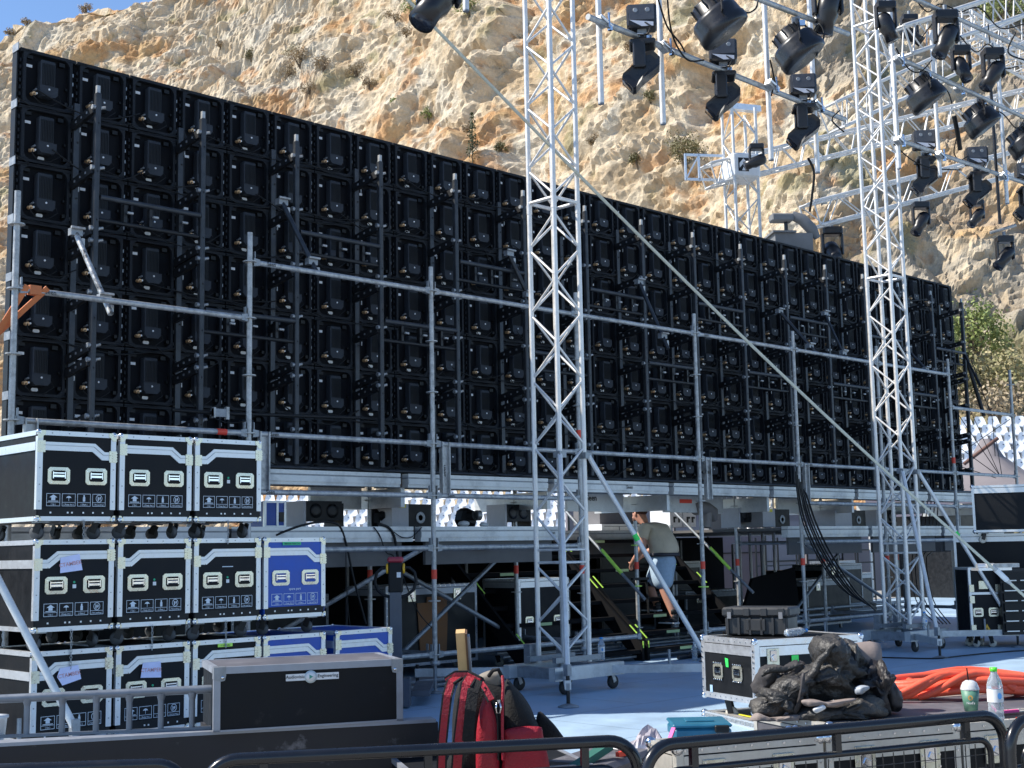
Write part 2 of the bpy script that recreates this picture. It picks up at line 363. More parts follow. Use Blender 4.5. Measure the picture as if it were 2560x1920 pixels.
def cab_plug(r):
    b=MB(BRASS,WHITE,BLKP)
    b.tube((.125,-.02,-.385),(.125,-.075,-.392),.017,BRASS,8); b.tube((.15,-.03,-.385),(.15,-.07,-.385),.009,WHITE,6)
    b.tube((.14,-.02,-.355),(.15,-.065,-.345),.009,GALVD,6)
    pts=[V(.125,-.075,-.392),V(.11,-.10,-.43),V(.16+.02*r.random(),-.08,-.47),V(.27,-.09,-.475),V(.36,-.08,-.43+.03*r.random()),V(.34,-.08,-.37),V(.30,-.06,-.36)]
    b.path(pts,.0045,BLKP,5)
    pts=[V(-.02,-.065,-.46),V(.1,-.075,-.5-.02*r.random()),V(.27,-.08,-.515),V(.42,-.075,-.5),V(.53,-.065,-.46)]
    b.path(pts,.005,BLKP,5)
    return b
rnd=random.Random(3)
wall=thing('led_screen',"tall black video wall seen from behind, built of square cabinets",'video screen',(U0,VW,ZT-NR*PH))
cab_parts=[('frame',cab_frame()),('power_box',cab_box()),('label',cab_label()),('sticker',cab_sticker())]
plugs=[cab_plug(rnd) for i in range(6)]
rest=MB(LEDB); first={}
def inst(name,src,parent,loc=(0,0,0)):
    if name in first and first[name][0] is src: o=first[name][1].copy(); S.collection.objects.link(o); o.parent=parent; o.location=loc; return o
    o=src.build(name,parent); o.location=loc; first[name]=(src,o); return o
for r in range(NR):
    for c in range(NC):
        x,z=c*PW,NR*PH-r*PH; pl=plugs[rnd.randrange(6)]; skip=(r*7+c*3)%11==0
        if c<14:
            f=inst('panel',cab_parts[0][1],wall,(x,0,z))
            inst('power_box',cab_parts[1][1],f); inst('label',cab_parts[2][1],f)
            if not skip: inst('sticker',cab_parts[3][1],f)
            first.pop('cable_plug',None); k='plug%d'%plugs.index(pl)
            if k not in first: o=pl.build('cable_plug',f); first[k]=(pl,o)
            else: o=first[k][1].copy(); S.collection.objects.link(o); o.parent=f; o.location=(0,0,0)
        else:
            M=Matrix.Translation((x,0,z))
            for n_,bb in cab_parts: rest.merge(bb,M)
            rest.merge(pl,M)
# swagged power and data leads between the cabinets
for r in range(NR):
    for c in range(0,NC-1):
        if rnd.random()<.45:
            n_=rnd.choice((1,2,2,3)); x0=c*PW+rnd.uniform(.05,.3); x1=x0+n_*PW*rnd.uniform(.7,1.0); z=NR*PH-r*PH-rnd.uniform(.35,.5); sg=rnd.uniform(.05,.2)
            if x1>NC*PW: continue
            b=MB(BLKP); yy=rnd.uniform(-.13,-.08); b.path([V(x0+(x1-x0)*i/10,yy-.03*math.sin(math.pi*i/10),z-sg*math.sin(math.pi*i/10)+rnd.uniform(-.006,.006)) for i in range(11)],rnd.choice((.005,.007)),BLKP,5); 
            (b.build('cable',wall) if c<14 and r<7 and rnd.random()<.6 else rest.merge(b))
o=rest.build('panel',wall); tag(o,kind='stuff')
# end strips
b=MB(BLKP,GALVD); b.bb((-.012,-.02,.0),(0,.07,NR*PH),BLKP); 
for r in range(NR+1): b.bb((-.018,-.056,NR*PH-r*PH-.035),(-.012,.06,NR*PH-r*PH+.035),GALVD)
b.build('edge_strip',wall)
b=MB(BLKM)
for r in range(NR):
    for k in range(4): b.bb((NC*PW+.012,-.05,NR*PH-r*PH-.06-k*.11),(NC*PW+.02,.0,NR*PH-r*PH-.12-k*.11),BLKM)
b.bb((NC*PW,-.05,0),(NC*PW+.012,.07,NR*PH)); b.build('edge_strip',wall)
# black base rail under the wall
b=MB(BLKR,BLKM,WHITE)
b.bb((-.3,-.10,-.06),(NC*PW+.4,.06,-.005),BLKM); b.tube((-.3,-.12,-.02),(NC*PW+.4,-.12,-.02),.022,BLKR,8)
for k in range(0,60):
    x=.2+k*.285+rnd.random()*.1
    if k%3!=1: b.bb((x,-.103,-.045),(x+.09*rnd.random()+.02,-.1005,-.033),GALVD)
b.build('base_rail',wall)
# ---------------- support ladders on the back of the wall ----------------
ZB=ZT-NR*PH
ORD=['first','second','third','fourth','fifth','sixth','seventh','eighth','ninth','tenth','eleventh','twelfth','thirteenth','fourteenth','fifteenth','last']
def ladder(k,top=5.28,withtube=None,braces=True):
    u=U0+PW*k; t=thing('support_frame','black ladder frame behind the video wall, %s from the left'%ORD[(k-1)//2],'frame',(u,VW-.47,ZB),0,'support frames behind the video wall')
    b=MB(BLKR); b.box((0,0,(top-ZB)/2-.02),(.048,.055,top-ZB+.0),BLKR,None,.008)
    for z in np.arange(.3,top-ZB,.42): b.lathe([(0,0),(.007,0)],(.0,-.029,z),Matrix.Rotation(math.pi/2,3,'X'),BLKM,6,False)
    b.box((0,0,top-ZB-.0),(.03,.03,.09),GALV); b.build('post',t)
    b=MB(BLKR); b.box((.0,.40,1.55),(.05,.035,3.1),BLKR); 
    for z in np.arange(.25,3.1,.5): b.box((0.012,.379,z),(.014,.01,.014),BLKM)
    b.build('wall_rail',t)
    for z in (5.08,4.55,4.02,3.93,3.5,3.04,2.93,2.45):
        zz=z-ZB+rnd.uniform(-.015,.015); 
        if zz>top-ZB: continue
        b=MB(BLKM,GALVD); b.bar((-.03,.40,zz-.03),(-.03,.0,zz+.03),.035,.075,BLKM)
        for q in (.1,.2,.3): b.box((-.049,q,zz+.03-.06*q/.4),(.006,.02,.02),GALVD)
        b.tube((-.05,.0,zz+.045),(.03,-.0,zz+.045),.022,GALVD,8); b.tube((.03,.02,zz+.05),(.075,.0,zz+.06),.014,GALV,6)
        b.tube((-.01,.3,zz-.06),(-.01,.3,zz-.1),.006,GALV,5)
        b.build('arm',t)
    return t,u
LK=[1,3,5,7,9,11,13,15,17,19,21,23,25,27,29,31]
for k in LK: ladder(k)
# cross tubes between posts
def xt(k1,k2,z,g='cross tubes linking the support frames'):
    a=V(U0+PW*k1+.03,VW-.49,z); c=V(U0+PW*k2-.03,VW-.49,z); L=c-a
    b=MB(BLKR,BLKM,GALVD); b.tube((0,0,0),L,.024,BLKR,8); b.tube((0,.03,-.19),L+V(0,.03,-.19),.02,BLKM,8)
    for q in (.25,.5,.8):
        p=L*q; b.box(p+V(0,.03,-.1),(.03,.05,.16),BLKM); b.tube(p+V(0,-.03,-.1),p+V(.05,-.03,-.1),.012,GALV,6)
    o=b.build('cross_tube',None,a); tag(o,'black %s cross tube between the %s and %s support frames from the left'%('upper' if z>4 else 'lower',ORD[(k1-1)//2],ORD[(k2-1)//2]),'tube',g)
for k1,k2,z in ((1,3,4.35),(5,7,4.37),(3,5,3.5),(9,11,4.37),(7,9,3.62),(13,15,4.33),(11,13,3.5),(17,19,4.4),(15,17,3.55),(21,23,4.45),(19,21,3.6),(25,27,4.4),(23,25,3.6),(29,31,4.4),(27,29,3.62)): xt(k1,k2,z)
# ---------------- scaffold along the stage edge ----------------
VS=9.62; US=4.101; BAY=2.07
def ring(b,z,m=GALV,r=.06,o=(0,0)):
    b.lathe([(.026,-.005),(r,-.005),(r,.005),(.026,.005)],(o[0],o[1],z),None,m,14,False)
def standard(parent,x,y,z0,z1,rings,m=GALV,tapes=(),limes=(),jack=True,r=.0242,spig=False):
    b=MB(m,GALVD,RED,LIME); zb=z0+(.30 if jack else 0); b.tube((x,y,zb),(x,y,z1),r,m,12)
    if jack: b.tube((x,y,z0+.01),(x,y,zb+.02),.017,GALVD,8); b.lathe([(.0,.0),(.085,0),(.085,.008),(.02,.02),(0,.02)],(x,y,z0+.002),None,GALVD,12); b.lathe([(.018,0),(.045,0),(.045,.04),(.018,.04)],(x,y,zb-.04),None,m,8)
    if spig: b.tube((x,y,z1),(x,y,z1+.02),.02,m,10)
    for z in tapes: b.tube((x,y,z-.045),(x,y,z+.045),r+.0035,RED,12)
    st=b.build('standard',parent)
    for z in rings:
        q=MB(LIME if any(abs(z-l)<.05 for l in limes) else m); ring(q,z,q.mats[0],o=(x,y)); q.build('rosette',st)
    return st
def ledger(parent,p,q,m=GALV,text=None,tp=.15,tape=None,r=.0242,ends=True,up=True):
    p=Vector(p);q=Vector(q);d=(q-p).normalized()
    b=MB(m,GALVD,BLKM,RED); b.tube(p+d*.07,q-d*.07,r,m,12)
    if ends:
        for e,s in ((p,1),(q,-1)):
            b.prism([(.03,-.035),(.09,-.026),(.09,.026),(.03,.035)],e+V(0,-.024,0) ,d*s,(0,0,1),(0,.048,0),GALVD); b.box(e+d*s*.045+V(0,0,.05),(.008,.03,.09),GALVD)
    if tape is not None: b.tube(p+(q-p)*tape-d*.045,p+(q-p)*tape+d*.045,r+.003,RED,12)
    if text: b.text(text,p+(q-p)*tp+V(0,-r-.0015,-.015),d,(0,0,1),.048,BLKM)
    return b.build('ledger',parent)
sc=thing('scaffold','grey steel tube scaffold with guard rails standing along the stage edge','scaffold',(0,0,0))
LV=[.36+.5*i for i in range(8)]
tops={0:4.12,1:4.12,2:4.10,3:4.1,4:4.1,5:4.1,6:4.1,7:4.1,8:4.1}
for k in range(0,9):
    tall=k in(0,1)
    rg=[z for z in LV if z<tops[k]-.02]
    standard(sc,US+BAY*k,VS,0.0,tops[k],rg,tapes=(1.11,) if k not in (3,7) else (1.11,2.55),limes=(.86,) if k in(4,) else ())
for k in range(0,8):
    a=US+BAY*k; b_=a+BAY
    ledger(sc,(a,VS,2.36),(b_,VS,2.36),text='Seen' if k in(1,3,5) else None,tp=.12 if k!=3 else .06,tape=.87 if k==0 else None)
    if k==0: ledger(sc,(a,VS,3.36),(b_,VS,3.36),text='Seen',tp=.13)
    elif k<7: ledger(sc,(a,VS,3.86),(b_,VS,3.86),text='Seen' if k in (1,4) else None,tp=.1)
    else: ledger(sc,(a,VS,3.36),(b_,VS,3.36))
    if k>0 and k not in (3,4): ledger(sc,(a,VS,1.86),(b_,VS,1.86),text='Seen' if k in(1,2,4) else None,tp=.1)
    if k>0 and k not in (3,4): ledger(sc,(a,VS,1.36),(b_,VS,1.36))
ledger(sc,(US+BAY,VS,.36),(US+BAY*2,VS,.36)); ledger(sc,(US+BAY*2,VS,.36),(US+BAY*3.45,VS,.36)); ledger(sc,(US+BAY*4,VS,.36),(US+BAY*5,VS,.36)); ledger(sc,(US+BAY*5,VS,.36),(US+BAY*6,VS,.36))
# second row
VR=10.69
for k in range(1,9):
    x=US+BAY*k+.06
    standard(sc,x,VR,0,2.05 if k in (1,2,3,5,6,8) else 1.66,[z for z in LV if z<1.9],m=GALV if k<7 else GALVD,tapes=(1.11,) ,limes=(1.36,.86) if k in(4,) else ())
    if k<8 and k not in (3,4): ledger(sc,(x,VR,1.36),(x+BAY,VR,1.36),m=GALVD)
    if k<8: ledger(sc,(x,VR,2.0),(x+BAY,VR,2.0),m=GALVD,r=.02,ends=False)
    if k!=4: ledger(sc,(US+BAY*k,VS+.07,.36),(x,VR-.07,.36),m=GALVD)
for k in range(1,9):
    x=US+BAY*k+.06
    for v in (11.76,13.83) if k not in (4,) else (13.83,): standard(sc,x,v,0,1.36,[.86],m=GALVD,jack=False)
# diagonals
def brace(p,q,m=GALV,flat=True):
    b=MB(m,GALVD); p=Vector(p);q=Vector(q);d=(q-p).normalized(); b.tube(p,q,.024,m,10); b.box(p,(.05,.03,.05),GALVD); b.box(q,(.05,.03,.05),GALVD)
    b.tube(q-d*.05+V(0,-.03,0),q-d*.05+V(0,.03,0),.018,GALVD,6); b.build('brace',sc)
A=PV(700,1580,VR-.05); brace(A,(US+BAY*2-.09,VS+.05,1.36))
brace((US+BAY*1.9,VR-.4,.10),(US+BAY*3-.0,VR-.05,1.42),GALVD)
brace((US+BAY*2.1,VR+.3,1.36),(US+BAY*3,VR+.05,.40),GALVD)
brace((US+BAY*5+.1,VS+.06,1.36),(US+BAY*6+.25,VS+.06,.45),GALVD)
brace((US+BAY*6-.9,VS+1.3,.05),(US+BAY*6+1.0,VS+1.3,1.3),GALVD)
# short toe-board uprights standing beside the standards
for k in (0,1,2,4,5):
    x=US+BAY*k+.10; b=MB(GALV,BLKM)
    b.box((x,VS-.012,2.13),(.012,.05,.5),GALV); b.box((x+.045,VS,2.13),(.078,.012,.5),GALV); b.box((x+.09,VS-.012,2.13),(.012,.05,.5),GALV)
    if k==2: b.text('Seen',(x+.055,VS-.008,2.1),(0,0,1),(-1,0,0),.06,BLKM)
    if k==4: b.box((x+.0,VS-.0,2.2),(.14,.06,.03),BLKM)
    b.build('bracket_post',sc)
# orange ratchet strap at the left
p0=V(US+.08,VS-.03,3.38); b=MB(ORANGE,GALVD)
for (x0,x1,z1) in ((-.02,-.34,2.45),(.14,-.32,2.72)):
    b.bar((US+x0+.1,VS-.035,3.39),(US+x1,VS+.3,z1),.010,.045,ORANGE,(1,0,0))
b.box((US+.15,VS,3.365),(.09,.058,.07),ORANGE)
o=b.build('ratchet_strap',None,p0,True); tag(o,'burnt orange ratchet strap wrapped round the left end of the guard rail','strap')
# spare upright behind the first standard
b=MB(GALV); b.tube((0,0,0),(0,0,3.2),.024,GALV,12)
for z in (.4,.9,1.4,1.9,2.4,2.9): ring(b,z,GALV)
o=b.build('scaffold_tube',None,(US-.14,VS+.12,0)); tag(o,'grey upright tube just behind the leftmost scaffold post','tube')
# black strap with ratchet across
b=MB(BLKP,GALVD,WHITE); a=PV(430,1025,VW-.62); c=PV(900,1045,VW-.62); mid=PV(545,1033,VW-.62)
b.path([a-mid,V(0,0,0),c-mid],.016,BLKP,6)
b.box((0,-.02,0),(.14,.05,.07),GALVD); b.box((.07,-.03,0),(.03,.04,.11),GALV); b.box((-.06,-.03,0),(.02,.04,.09),GALV)
o=b.build('ratchet_strap',None,mid); tag(o,'black ratchet strap with a silver buckle stretched across the back of the video wall','strap')
# ---------------- bracing tubes clamped to the frames ----------------
def clamped(p,q,label,m=GALV,dark=.5,r=.024):
    p=Vector(p);q=Vector(q); b=MB(m,BLKR,GALVD,BLKM); k=p+(q-p)*dark; 
    b.tube((0,0,0),k-p,r,m,10); b.tube(k-p,q-p,r+.001,BLKR if dark<1 else m,10)
    for t in(.03,.82): 
        c=(q-p)*t; b.box(c,(.1,.06,.06),GALVD); b.tube(c+V(-.06,-.05,.03),c+V(.06,-.05,.03),.012,GALV,6); b.box(c+V(.05,-.03,-.08),(.03,.02,.06),GALV)
    o=b.build('brace_tube',None,p); tag(o,label,'tube')
SPK=mat('scuffed_tube',(.5,.5,.48),.4,.6,.3,30,col2=(.04,.04,.04),c2scale=7,c2lo=.5,c2hi=.6)
clamped(PV(186,575,VW-.5),PV(277,785,VS+.03),'scuffed silver and black brace tube crossing the lower left guard rail',SPK,1)
clamped(PV(702,500,VW-.5),PV(796,690,VS+.03),'dark brace tube hooked over the second guard rail bay',BLKR,1)
clamped(PV(1270,630,VW-.5),PV(1330,760,VW-.62),'dark brace tube just left of the tall truss tower',BLKR,1)
clamped(PV(1595,700,VW-.5),PV(1670,872,VS+.03),'dark brace tube ending above the guard rail right of the truss tower',BLKR,1)
clamped(PV(1945,775,VW-.5),PV(2042,885,VS+.03),'dark brace tube resting on the rail left of the right truss tower',BLKR,1)
clamped(PV(2060,780,VW-.5),PV(2118,905,VS+.03),'thin dark brace tube nearest the right truss tower',BLKR,1,.018)
clamped(PV(2265,870,VW-.5),PV(2325,935,VS+.03),'dark brace tube just right of the right truss tower',BLKR,1)
# ---------------- stage platform: two decks ----------------
PLY=mat('deck_board',(.11,.105,.10),.7,0,.2,3)
ALUD=mat('weathered_aluminium',(.60,.61,.60),.5,.45,.14,5,col2=(.45,.46,.46),c2scale=2.2)
st=thing('stage_deck','long raised working deck with weathered aluminium edge beams under the video wall','stage deck',(US,9.9,1.5))
def beam(b,x0,x1,y,zt,h,m=ALUD):
    b.bb((x0+.05,y,zt),(x1-.05,y+.1,zt-.035),m); b.bb((x0+.05,y+.012,zt-.035),(x1-.05,y+.1,zt-.05),GALVD)
    b.bb((x0+.05,y-.002,zt-.05),(x1-.05,y+.1,zt-.105),m); b.bb((x0+.05,y+.01,zt-.105),(x1-.05,y+.1,zt-h),m)
for k in range(-1,8):
    x0=US+BAY*k-4.101-0; x1=x0+BAY
    yb=2.1 if k in (3,4) else 0
    b=MB(ALUD,GALVD,BLKM,RED); beam(b,x0,x1,-.04+yb,.07,.145)
    if k in(2,): b.text('Seen',(x1-.2,-.045,-.01),(1,0,0),(0,0,1),.045,BLKM)
    if k in(2,5): b.bb((x0+.75,-.036,-.16),(x0+.98,-.032,-.12),RED)
    b.bb((x0+.15,.02+yb,-.075),(x1-.15,.06+yb,-.30),PLY); b.build('edge_beam',st)
for (xa,xb,ya) in ((-2.2,3*BAY-.05,.07),(5*BAY+.05,17,.07),(3*BAY-.045,5*BAY+.045,2.2)):
    b=MB(PLY); b.bb((xa,ya,.055),(xb,5.5,.02)); b.build('deck_top',st)
MATTBLK=mat('matt_black',(.008,.008,.009),.95,0,.2,3,spec=.1)
b=MB(MATTBLK); b.bb((-6.2,5.3,-1.5),(16.1,5.35,.0),MATTBLK); b.build('dark_backing',st)  # added sheet, blocks light so the space under the deck goes dark
b=MB(MATTBLK); b.bb((-6.25,.2,-1.5),(-6.2,5.3,.0),MATTBLK); b.build('side_backing',st)  # added end piece of the light-blocking sheet
up=thing('upper_deck','narrow upper deck with bright aluminium beams carrying the video wall','stage deck',(US,10.1,2.1))
for k in range(-1,8):
    x0=BAY*k; x1=x0+BAY
    b=MB(ALUD,GALVD,BLKM,RED); beam(b,x0,x1,-.05,-.005,.135)
    if k==3: b.text('Seen',(x0+1.3,-.055,-.09),(1,0,0),(0,0,1),.06,BLKM)
    b.build('edge_beam',up)
b=MB(PLY); b.bb((-2.1,.055,-.02),(16.5,1.3,-.06)); b.build('deck_top',up)
for k in range(0,9):
    b=MB(ALUD,BLKM,RED); x0=BAY*k; b.bb((x0+.04,.06,-.14),(x0+.09,1.25,-.33),ALUD)
    b.build('cross_beam',up)
for k,x0,x1,t in ((1,-.65,-.02,None),(3,.95,1.95,'Seen'),(4,.68,1.9,None),(5,1.1,1.9,None),(0,.3,.9,None)):
    b=MB(ALUD,BLKM,RED); b.bb((BAY*k+x0 if k!=1 else BAY*2+x0,.62,-.11),(BAY*k+x1 if k!=1 else BAY*2+x1,.66,-.33),ALUD)
    if t: b.text(t,(BAY*k+x0+.42,.615,-.2),(1,0,0),(0,0,1),.10,BLKM)
    if k==4: b.bb((BAY*k+x0+.3,.615,-.16),(BAY*k+x0+.55,.619,-.21),RED)
    b.build('inner_beam',up)
# ---------------- truss towers ----------------
def truss_beam(b,A,B,ax,ay,a,period,rc=.025,rd=.0115,faces=(0,1,2,3),m=ALU,off=0):
    A=Vector(A);B=Vector(B);d=(B-A);L=d.length;d=d.normalized();ax=Vector(ax)*a;ay=Vector(ay)*a
    cs=[-ax-ay,ax-ay,ax+ay,-ax+ay]; n=max(2,round(L/(period/2)))
    for f in faces:
        c0,c1=cs[f],cs[(f+1)%4]
        for i in range(n):
            s,e=(c0,c1) if (i+f+off)%2==0 else (c1,c0)
            b.tube(A+d*(L*i/n+.03)+s,A+d*(L*(i+1)/n-.03)+e,rd,m,6,caps=False)
    return cs
def tower(cx,cy,label,nsec,labeljack=True,a=.17,front=True):
    t=thing('truss_tower',label,'truss tower',(cx,cy,0)); zb=.26; H=3.42; jz=[1.26+H*i for i in range(nsec)]
    zt=jz[-1]+H
    cs=[V(-a,-a,0),V(a,-a,0),V(a,a,0),V(-a,a,0)]
    for c in cs:
        b=MB(ALU,GALVD); b.tube(c+V(0,0,zb),c+V(0,0,zt),.025,ALU,12)
        for j in jz: b.tube(c+V(0,0,j-.05),c+V(0,0,j+.05),.028,ALU,12)
        b.build('chord',t)
    for s,(z0,z1) in enumerate(zip([zb-.0]+jz,jz+[zt])):
        b=MB(ALU)
        for f in range(4):
            c0,c1=cs[f],cs[(f+1)%4]; n=max(2,round((z1-z0-.14)/.32)); 
            if n%2 and False: n+=1
            for i in range(n):
                q0,q1=(c0,c1) if (i+f)%2==0 else (c1,c0); L=z1-z0-.16
                b.tube(q0+V(0,0,z0+.08+L*i/n+.015),q1+V(0,0,z0+.08+L*(i+1)/n-.015),.0125,ALU,7,caps=False)
            for zz,rg_ in (((z1-.06,.0125),) if s==0 else ((z0+.06,.0125 if s==1 else .019),)): b.tube(c0+V(0,0,zz),c1+V(0,0,zz),rg_,ALU,7,caps=False)
        b.build('bracing',t)
    # base
    b=MB(ALUD,GALVD)
    for s in(-1,1):
        b.box((s*.0,s*.3-.0,.19),(.95,.08,.12),ALUD) ; b.box((s*.33,0,.185),(.08,.52,.10),GALVD)
        b.box((0,s*.17,.30),(.62,.05,.05),GALVD)
    b.box((.2,.2,.36),(.10,.10,.2),GALVD); b.box((-.2,.25,.34),(.10,.08,.18),GALVD)
    b.build('base_frame',t)
    for sx in(-1,1):
        for sy in(-1,1):
            if front or True:
                d=V(sx,sy,0).normalized(); b=MB(ALUD,GALVD,BLKM)
                b.bar(d*.28+V(0,0,.185),d*1.42+V(0,0,.185),.055,.075,ALUD); b.tube(d*1.40+V(0,0,.0),d*1.40+V(0,0,.26),.016,BLKM,8); b.tube(d*1.40+V(0,0,.14),d*1.40+V(0,0,.2),.026,GALVD,8)
                b.lathe([(0,0),(.09,0),(.09,.008),(.02,.03),(0,.03)],d*1.40+V(0,0,.002),None,GALVD,14); b.tube(d*1.0+V(0,0,.2),d*1.0+V(0,0,.36),.014,GALVD,6)
                b.build('outrigger',t)
            b=MB(RUBBER,GALV,mat('blue_tread',(.1,.16,.25),.6)); c=V(sx*.33,sy*.3,.0)
            b.lathe([(.02,-.02),(.06,-.02),(.065,-.008),(.065,.008),(.06,.02),(.02,.02)],c+V(.02,0,.066),Matrix.Rotation(math.pi/2,3,'X'),RUBBER,14); b.bar(c+V(.02,-.03,.066),c+V(-.01,-.03,.14),.006,.04,GALV); b.bar(c+V(.02,.03,.066),c+V(-.01,.03,.14),.006,.04,GALV)
            b.build('caster',t)
    # raking stays
    for (sx,sy) in ((-1,-1),(1,-1)):
        d=V(sx,sy,0).normalized(); b=MB(ALU,GALVD,GREENT,LIME); p=V(sx*.2,sy*.2,2.22); q=d*1.34+V(0,0,.30)
        b.tube(p,q,.0245,ALU,12); b.box(p+d*(-.03),(.09,.09,.06),GALVD); b.box(q,(.05,.05,.1),GALVD)
        if (sx,sy)==(1,-1): b.tube(p+(q-p)*.40,p+(q-p)*.43,.027,GREENT,10)
        b.build('stay',t)
    return t
TL=(9.175,8.826); TR=(15.17,8.64)
tower(*TL,'tall silver box truss tower standing in the middle on a wheeled base',3)
tower(*TR,'tall silver box truss tower standing at the right on a wheeled base',3)
# rope
ROPE=mat('rope',(.62,.60,.48),.8,0,.15,40,bump=.5,bscale=90)
# ---------------- flight cases ----------------
CBLK=mat('laminate_black',(.009,.010,.012),.55,0,.3,5,rvar=.15,spec=.2,col2=(.03,.029,.028),c2scale=9,c2lo=.60,c2hi=.72)
CBLU=mat('laminate_blue',(.008,.072,.40),.4,0,.12,5)
CBLU2=mat('laminate_blue_faded',(.03,.05,.2),.45,0,.12,5)
EXT=mat('aluminium_edging',(.66,.68,.70),.36,.55,.08,25)
ZINC=mat('zinc_corner',(.66,.64,.52),.3,.75,.18,30)
CHR=mat('chrome',(.75,.76,.78),.15,1,.1,30)
INK=mat('print_white',(.62,.68,.74),.6)
PAPER=mat('paper',(.66,.68,.92),.7)
PEN=mat('red_pen',(.62,.32,.34),.7)
WHEEL=mat('caster_rubber',(.07,.075,.08),.6)
def handle_bm(cx,cz,w=.098,h=.082,y=0):
    b=MB(ZINC,CHR,BLKM); c=.016
    o=[(-w/2+c,-h/2),(w/2-c,-h/2),(w/2,-h/2+c),(w/2,h/2-c),(w/2-c,h/2),(-w/2+c,h/2),(-w/2,h/2-c),(-w/2,-h/2+c)]
    k=.68;kz=.62; i_=[(p[0]*k,p[1]*kz) for p in o]
    vo=[V(cx+p[0],y-.006,cz+p[1]) for p in o]; vi=[V(cx+p[0],y-.007,cz+p[1]) for p in i_]; vb=[V(cx+p[0]*.92,y+.012,cz+p[1]*.92) for p in i_]; v0=[V(cx+p[0],y-.0,cz+p[1]) for p in o]
    n=8; q=lambda a,b_:[[k_,(k_+1)%n,n+(k_+1)%n,n+k_] for k_ in range(n)]
    b.add(v0+vo,q(0,0),ZINC); b.add(vo+vi,q(0,0),ZINC); b.add(vi+vb,q(0,0),CHR); b.add(vb,[list(range(n))],BLKM)
    b.box((cx,y-.009,cz-.002),(w*.50,.010,h*.17),CHR,None,.003); b.box((cx,y-.006,cz+h*.16),(w*.56,.006,h*.07),CHR)
    for sx in(-1,1): b.box((cx+sx*w*.27,y-.006,cz+.004),(.006,.014,h*.4),CHR)
    for p in o[::2]: b.box((cx+p[0]*.84,y-.008,cz+p[1]*.8),(.005,.004,.005),CHR)
    return b
def icons(x0,z0,y,s=.082,g=.012,h=.066,cap=('( Up )','( Keep dry )','( Glass )','( Not pushing )')):
    b=MB(INK); t=.0022
    for i in range(4):
        x=x0+i*(s+g)
        b.bb((x,y-.001,z0),(x+s,y,z0+t)); b.bb((x,y-.001,z0+h),(x+s,y,z0+h-t)); b.bb((x,y-.001,z0+t),(x+t,y,z0+h-t)); b.bb((x+s-t,y-.001,z0+t),(x+s,y,z0+h-t)); b.bb((x+t,y-.001,z0+.019),(x+s-t,y,z0+.021))
        b.text(cap[i],(x+s/2,y-.0015,z0+.0055),(1,0,0),(0,0,1),.0125 if i<3 else .0105)
        cx=x+s/2; cz=z0+.042; o=(cx,y-.0015,cz)
        if i==0: b.prism([(-.012,-.012),(.012,-.012),(.012,.003),(.024,.003),(0,.018),(-.024,.003),(-.012,.003)],o,(1,0,0),(0,0,1),(0,.001,0)); b.bb((cx-.03,y-.002,cz-.018),(cx+.03,y-.001,cz-.0145))
        elif i==1: b.prism([(-.017,0),(-.011,.008),(0,.012),(.011,.008),(.017,0),(.008,.002),(0,-.001),(-.008,.002)],o,(1,0,0),(0,0,1),(0,.001,0)); b.bb((cx-.001,y-.002,cz-.016),(cx+.001,y-.0005,cz))
        elif i==2: b.bb((cx-.007,y-.002,cz-.017),(cx+.007,y-.0005,cz+.006)); b.bb((cx-.004,y-.002,cz+.006),(cx+.004,y-.0005,cz+.017))
        else:
            for k in range(14):
                a0,a1=2*math.pi*k/14,2*math.pi*(k+1)/14; R,r=.0205,.0175
                b.add([(cx+R*math.cos(a0),y-.0015,cz+R*math.sin(a0)),(cx+R*math.cos(a1),y-.0015,cz+R*math.sin(a1)),(cx+r*math.cos(a1),y-.0015,cz+r*math.sin(a1)),(cx+r*math.cos(a0),y-.0015,cz+r*math.sin(a0))],[[0,1,2,3]])
            b.bar((cx-.013,y-.001,cz+.013),(cx+.013,y-.001,cz-.013),.001,.003,INK,(0,1,0)); b.box((cx-.005,y-.001,cz-.002),(.006,.001,.02)); b.box((cx+.007,y-.001,cz+.002),(.007,.001,.012))
    return b
def caster(b,x,y,z,r=.045,rz=0,m=WHEEL):
    R=Matrix.Rotation(rz,3,'Z'); b.box((x,y,z-.006),(.085,.085,.01),GALVD); c=V(x,y,0)+R@V(.025,0,0)
    b.lathe([(.012,-.017),(r*.9,-.017),(r,-.01),(r,.01),(r*.9,.017),(.012,.017)],c+V(0,0,r+.001),R@Matrix.Rotation(math.pi/2,3,'X'),m,14)
    for s in(-1,1): b.bar(c+R@V(0,s*.024,0)+V(0,0,r),V(x,y,z-.012)+R@V(0,s*.024,0),.005,.045,BLKM)
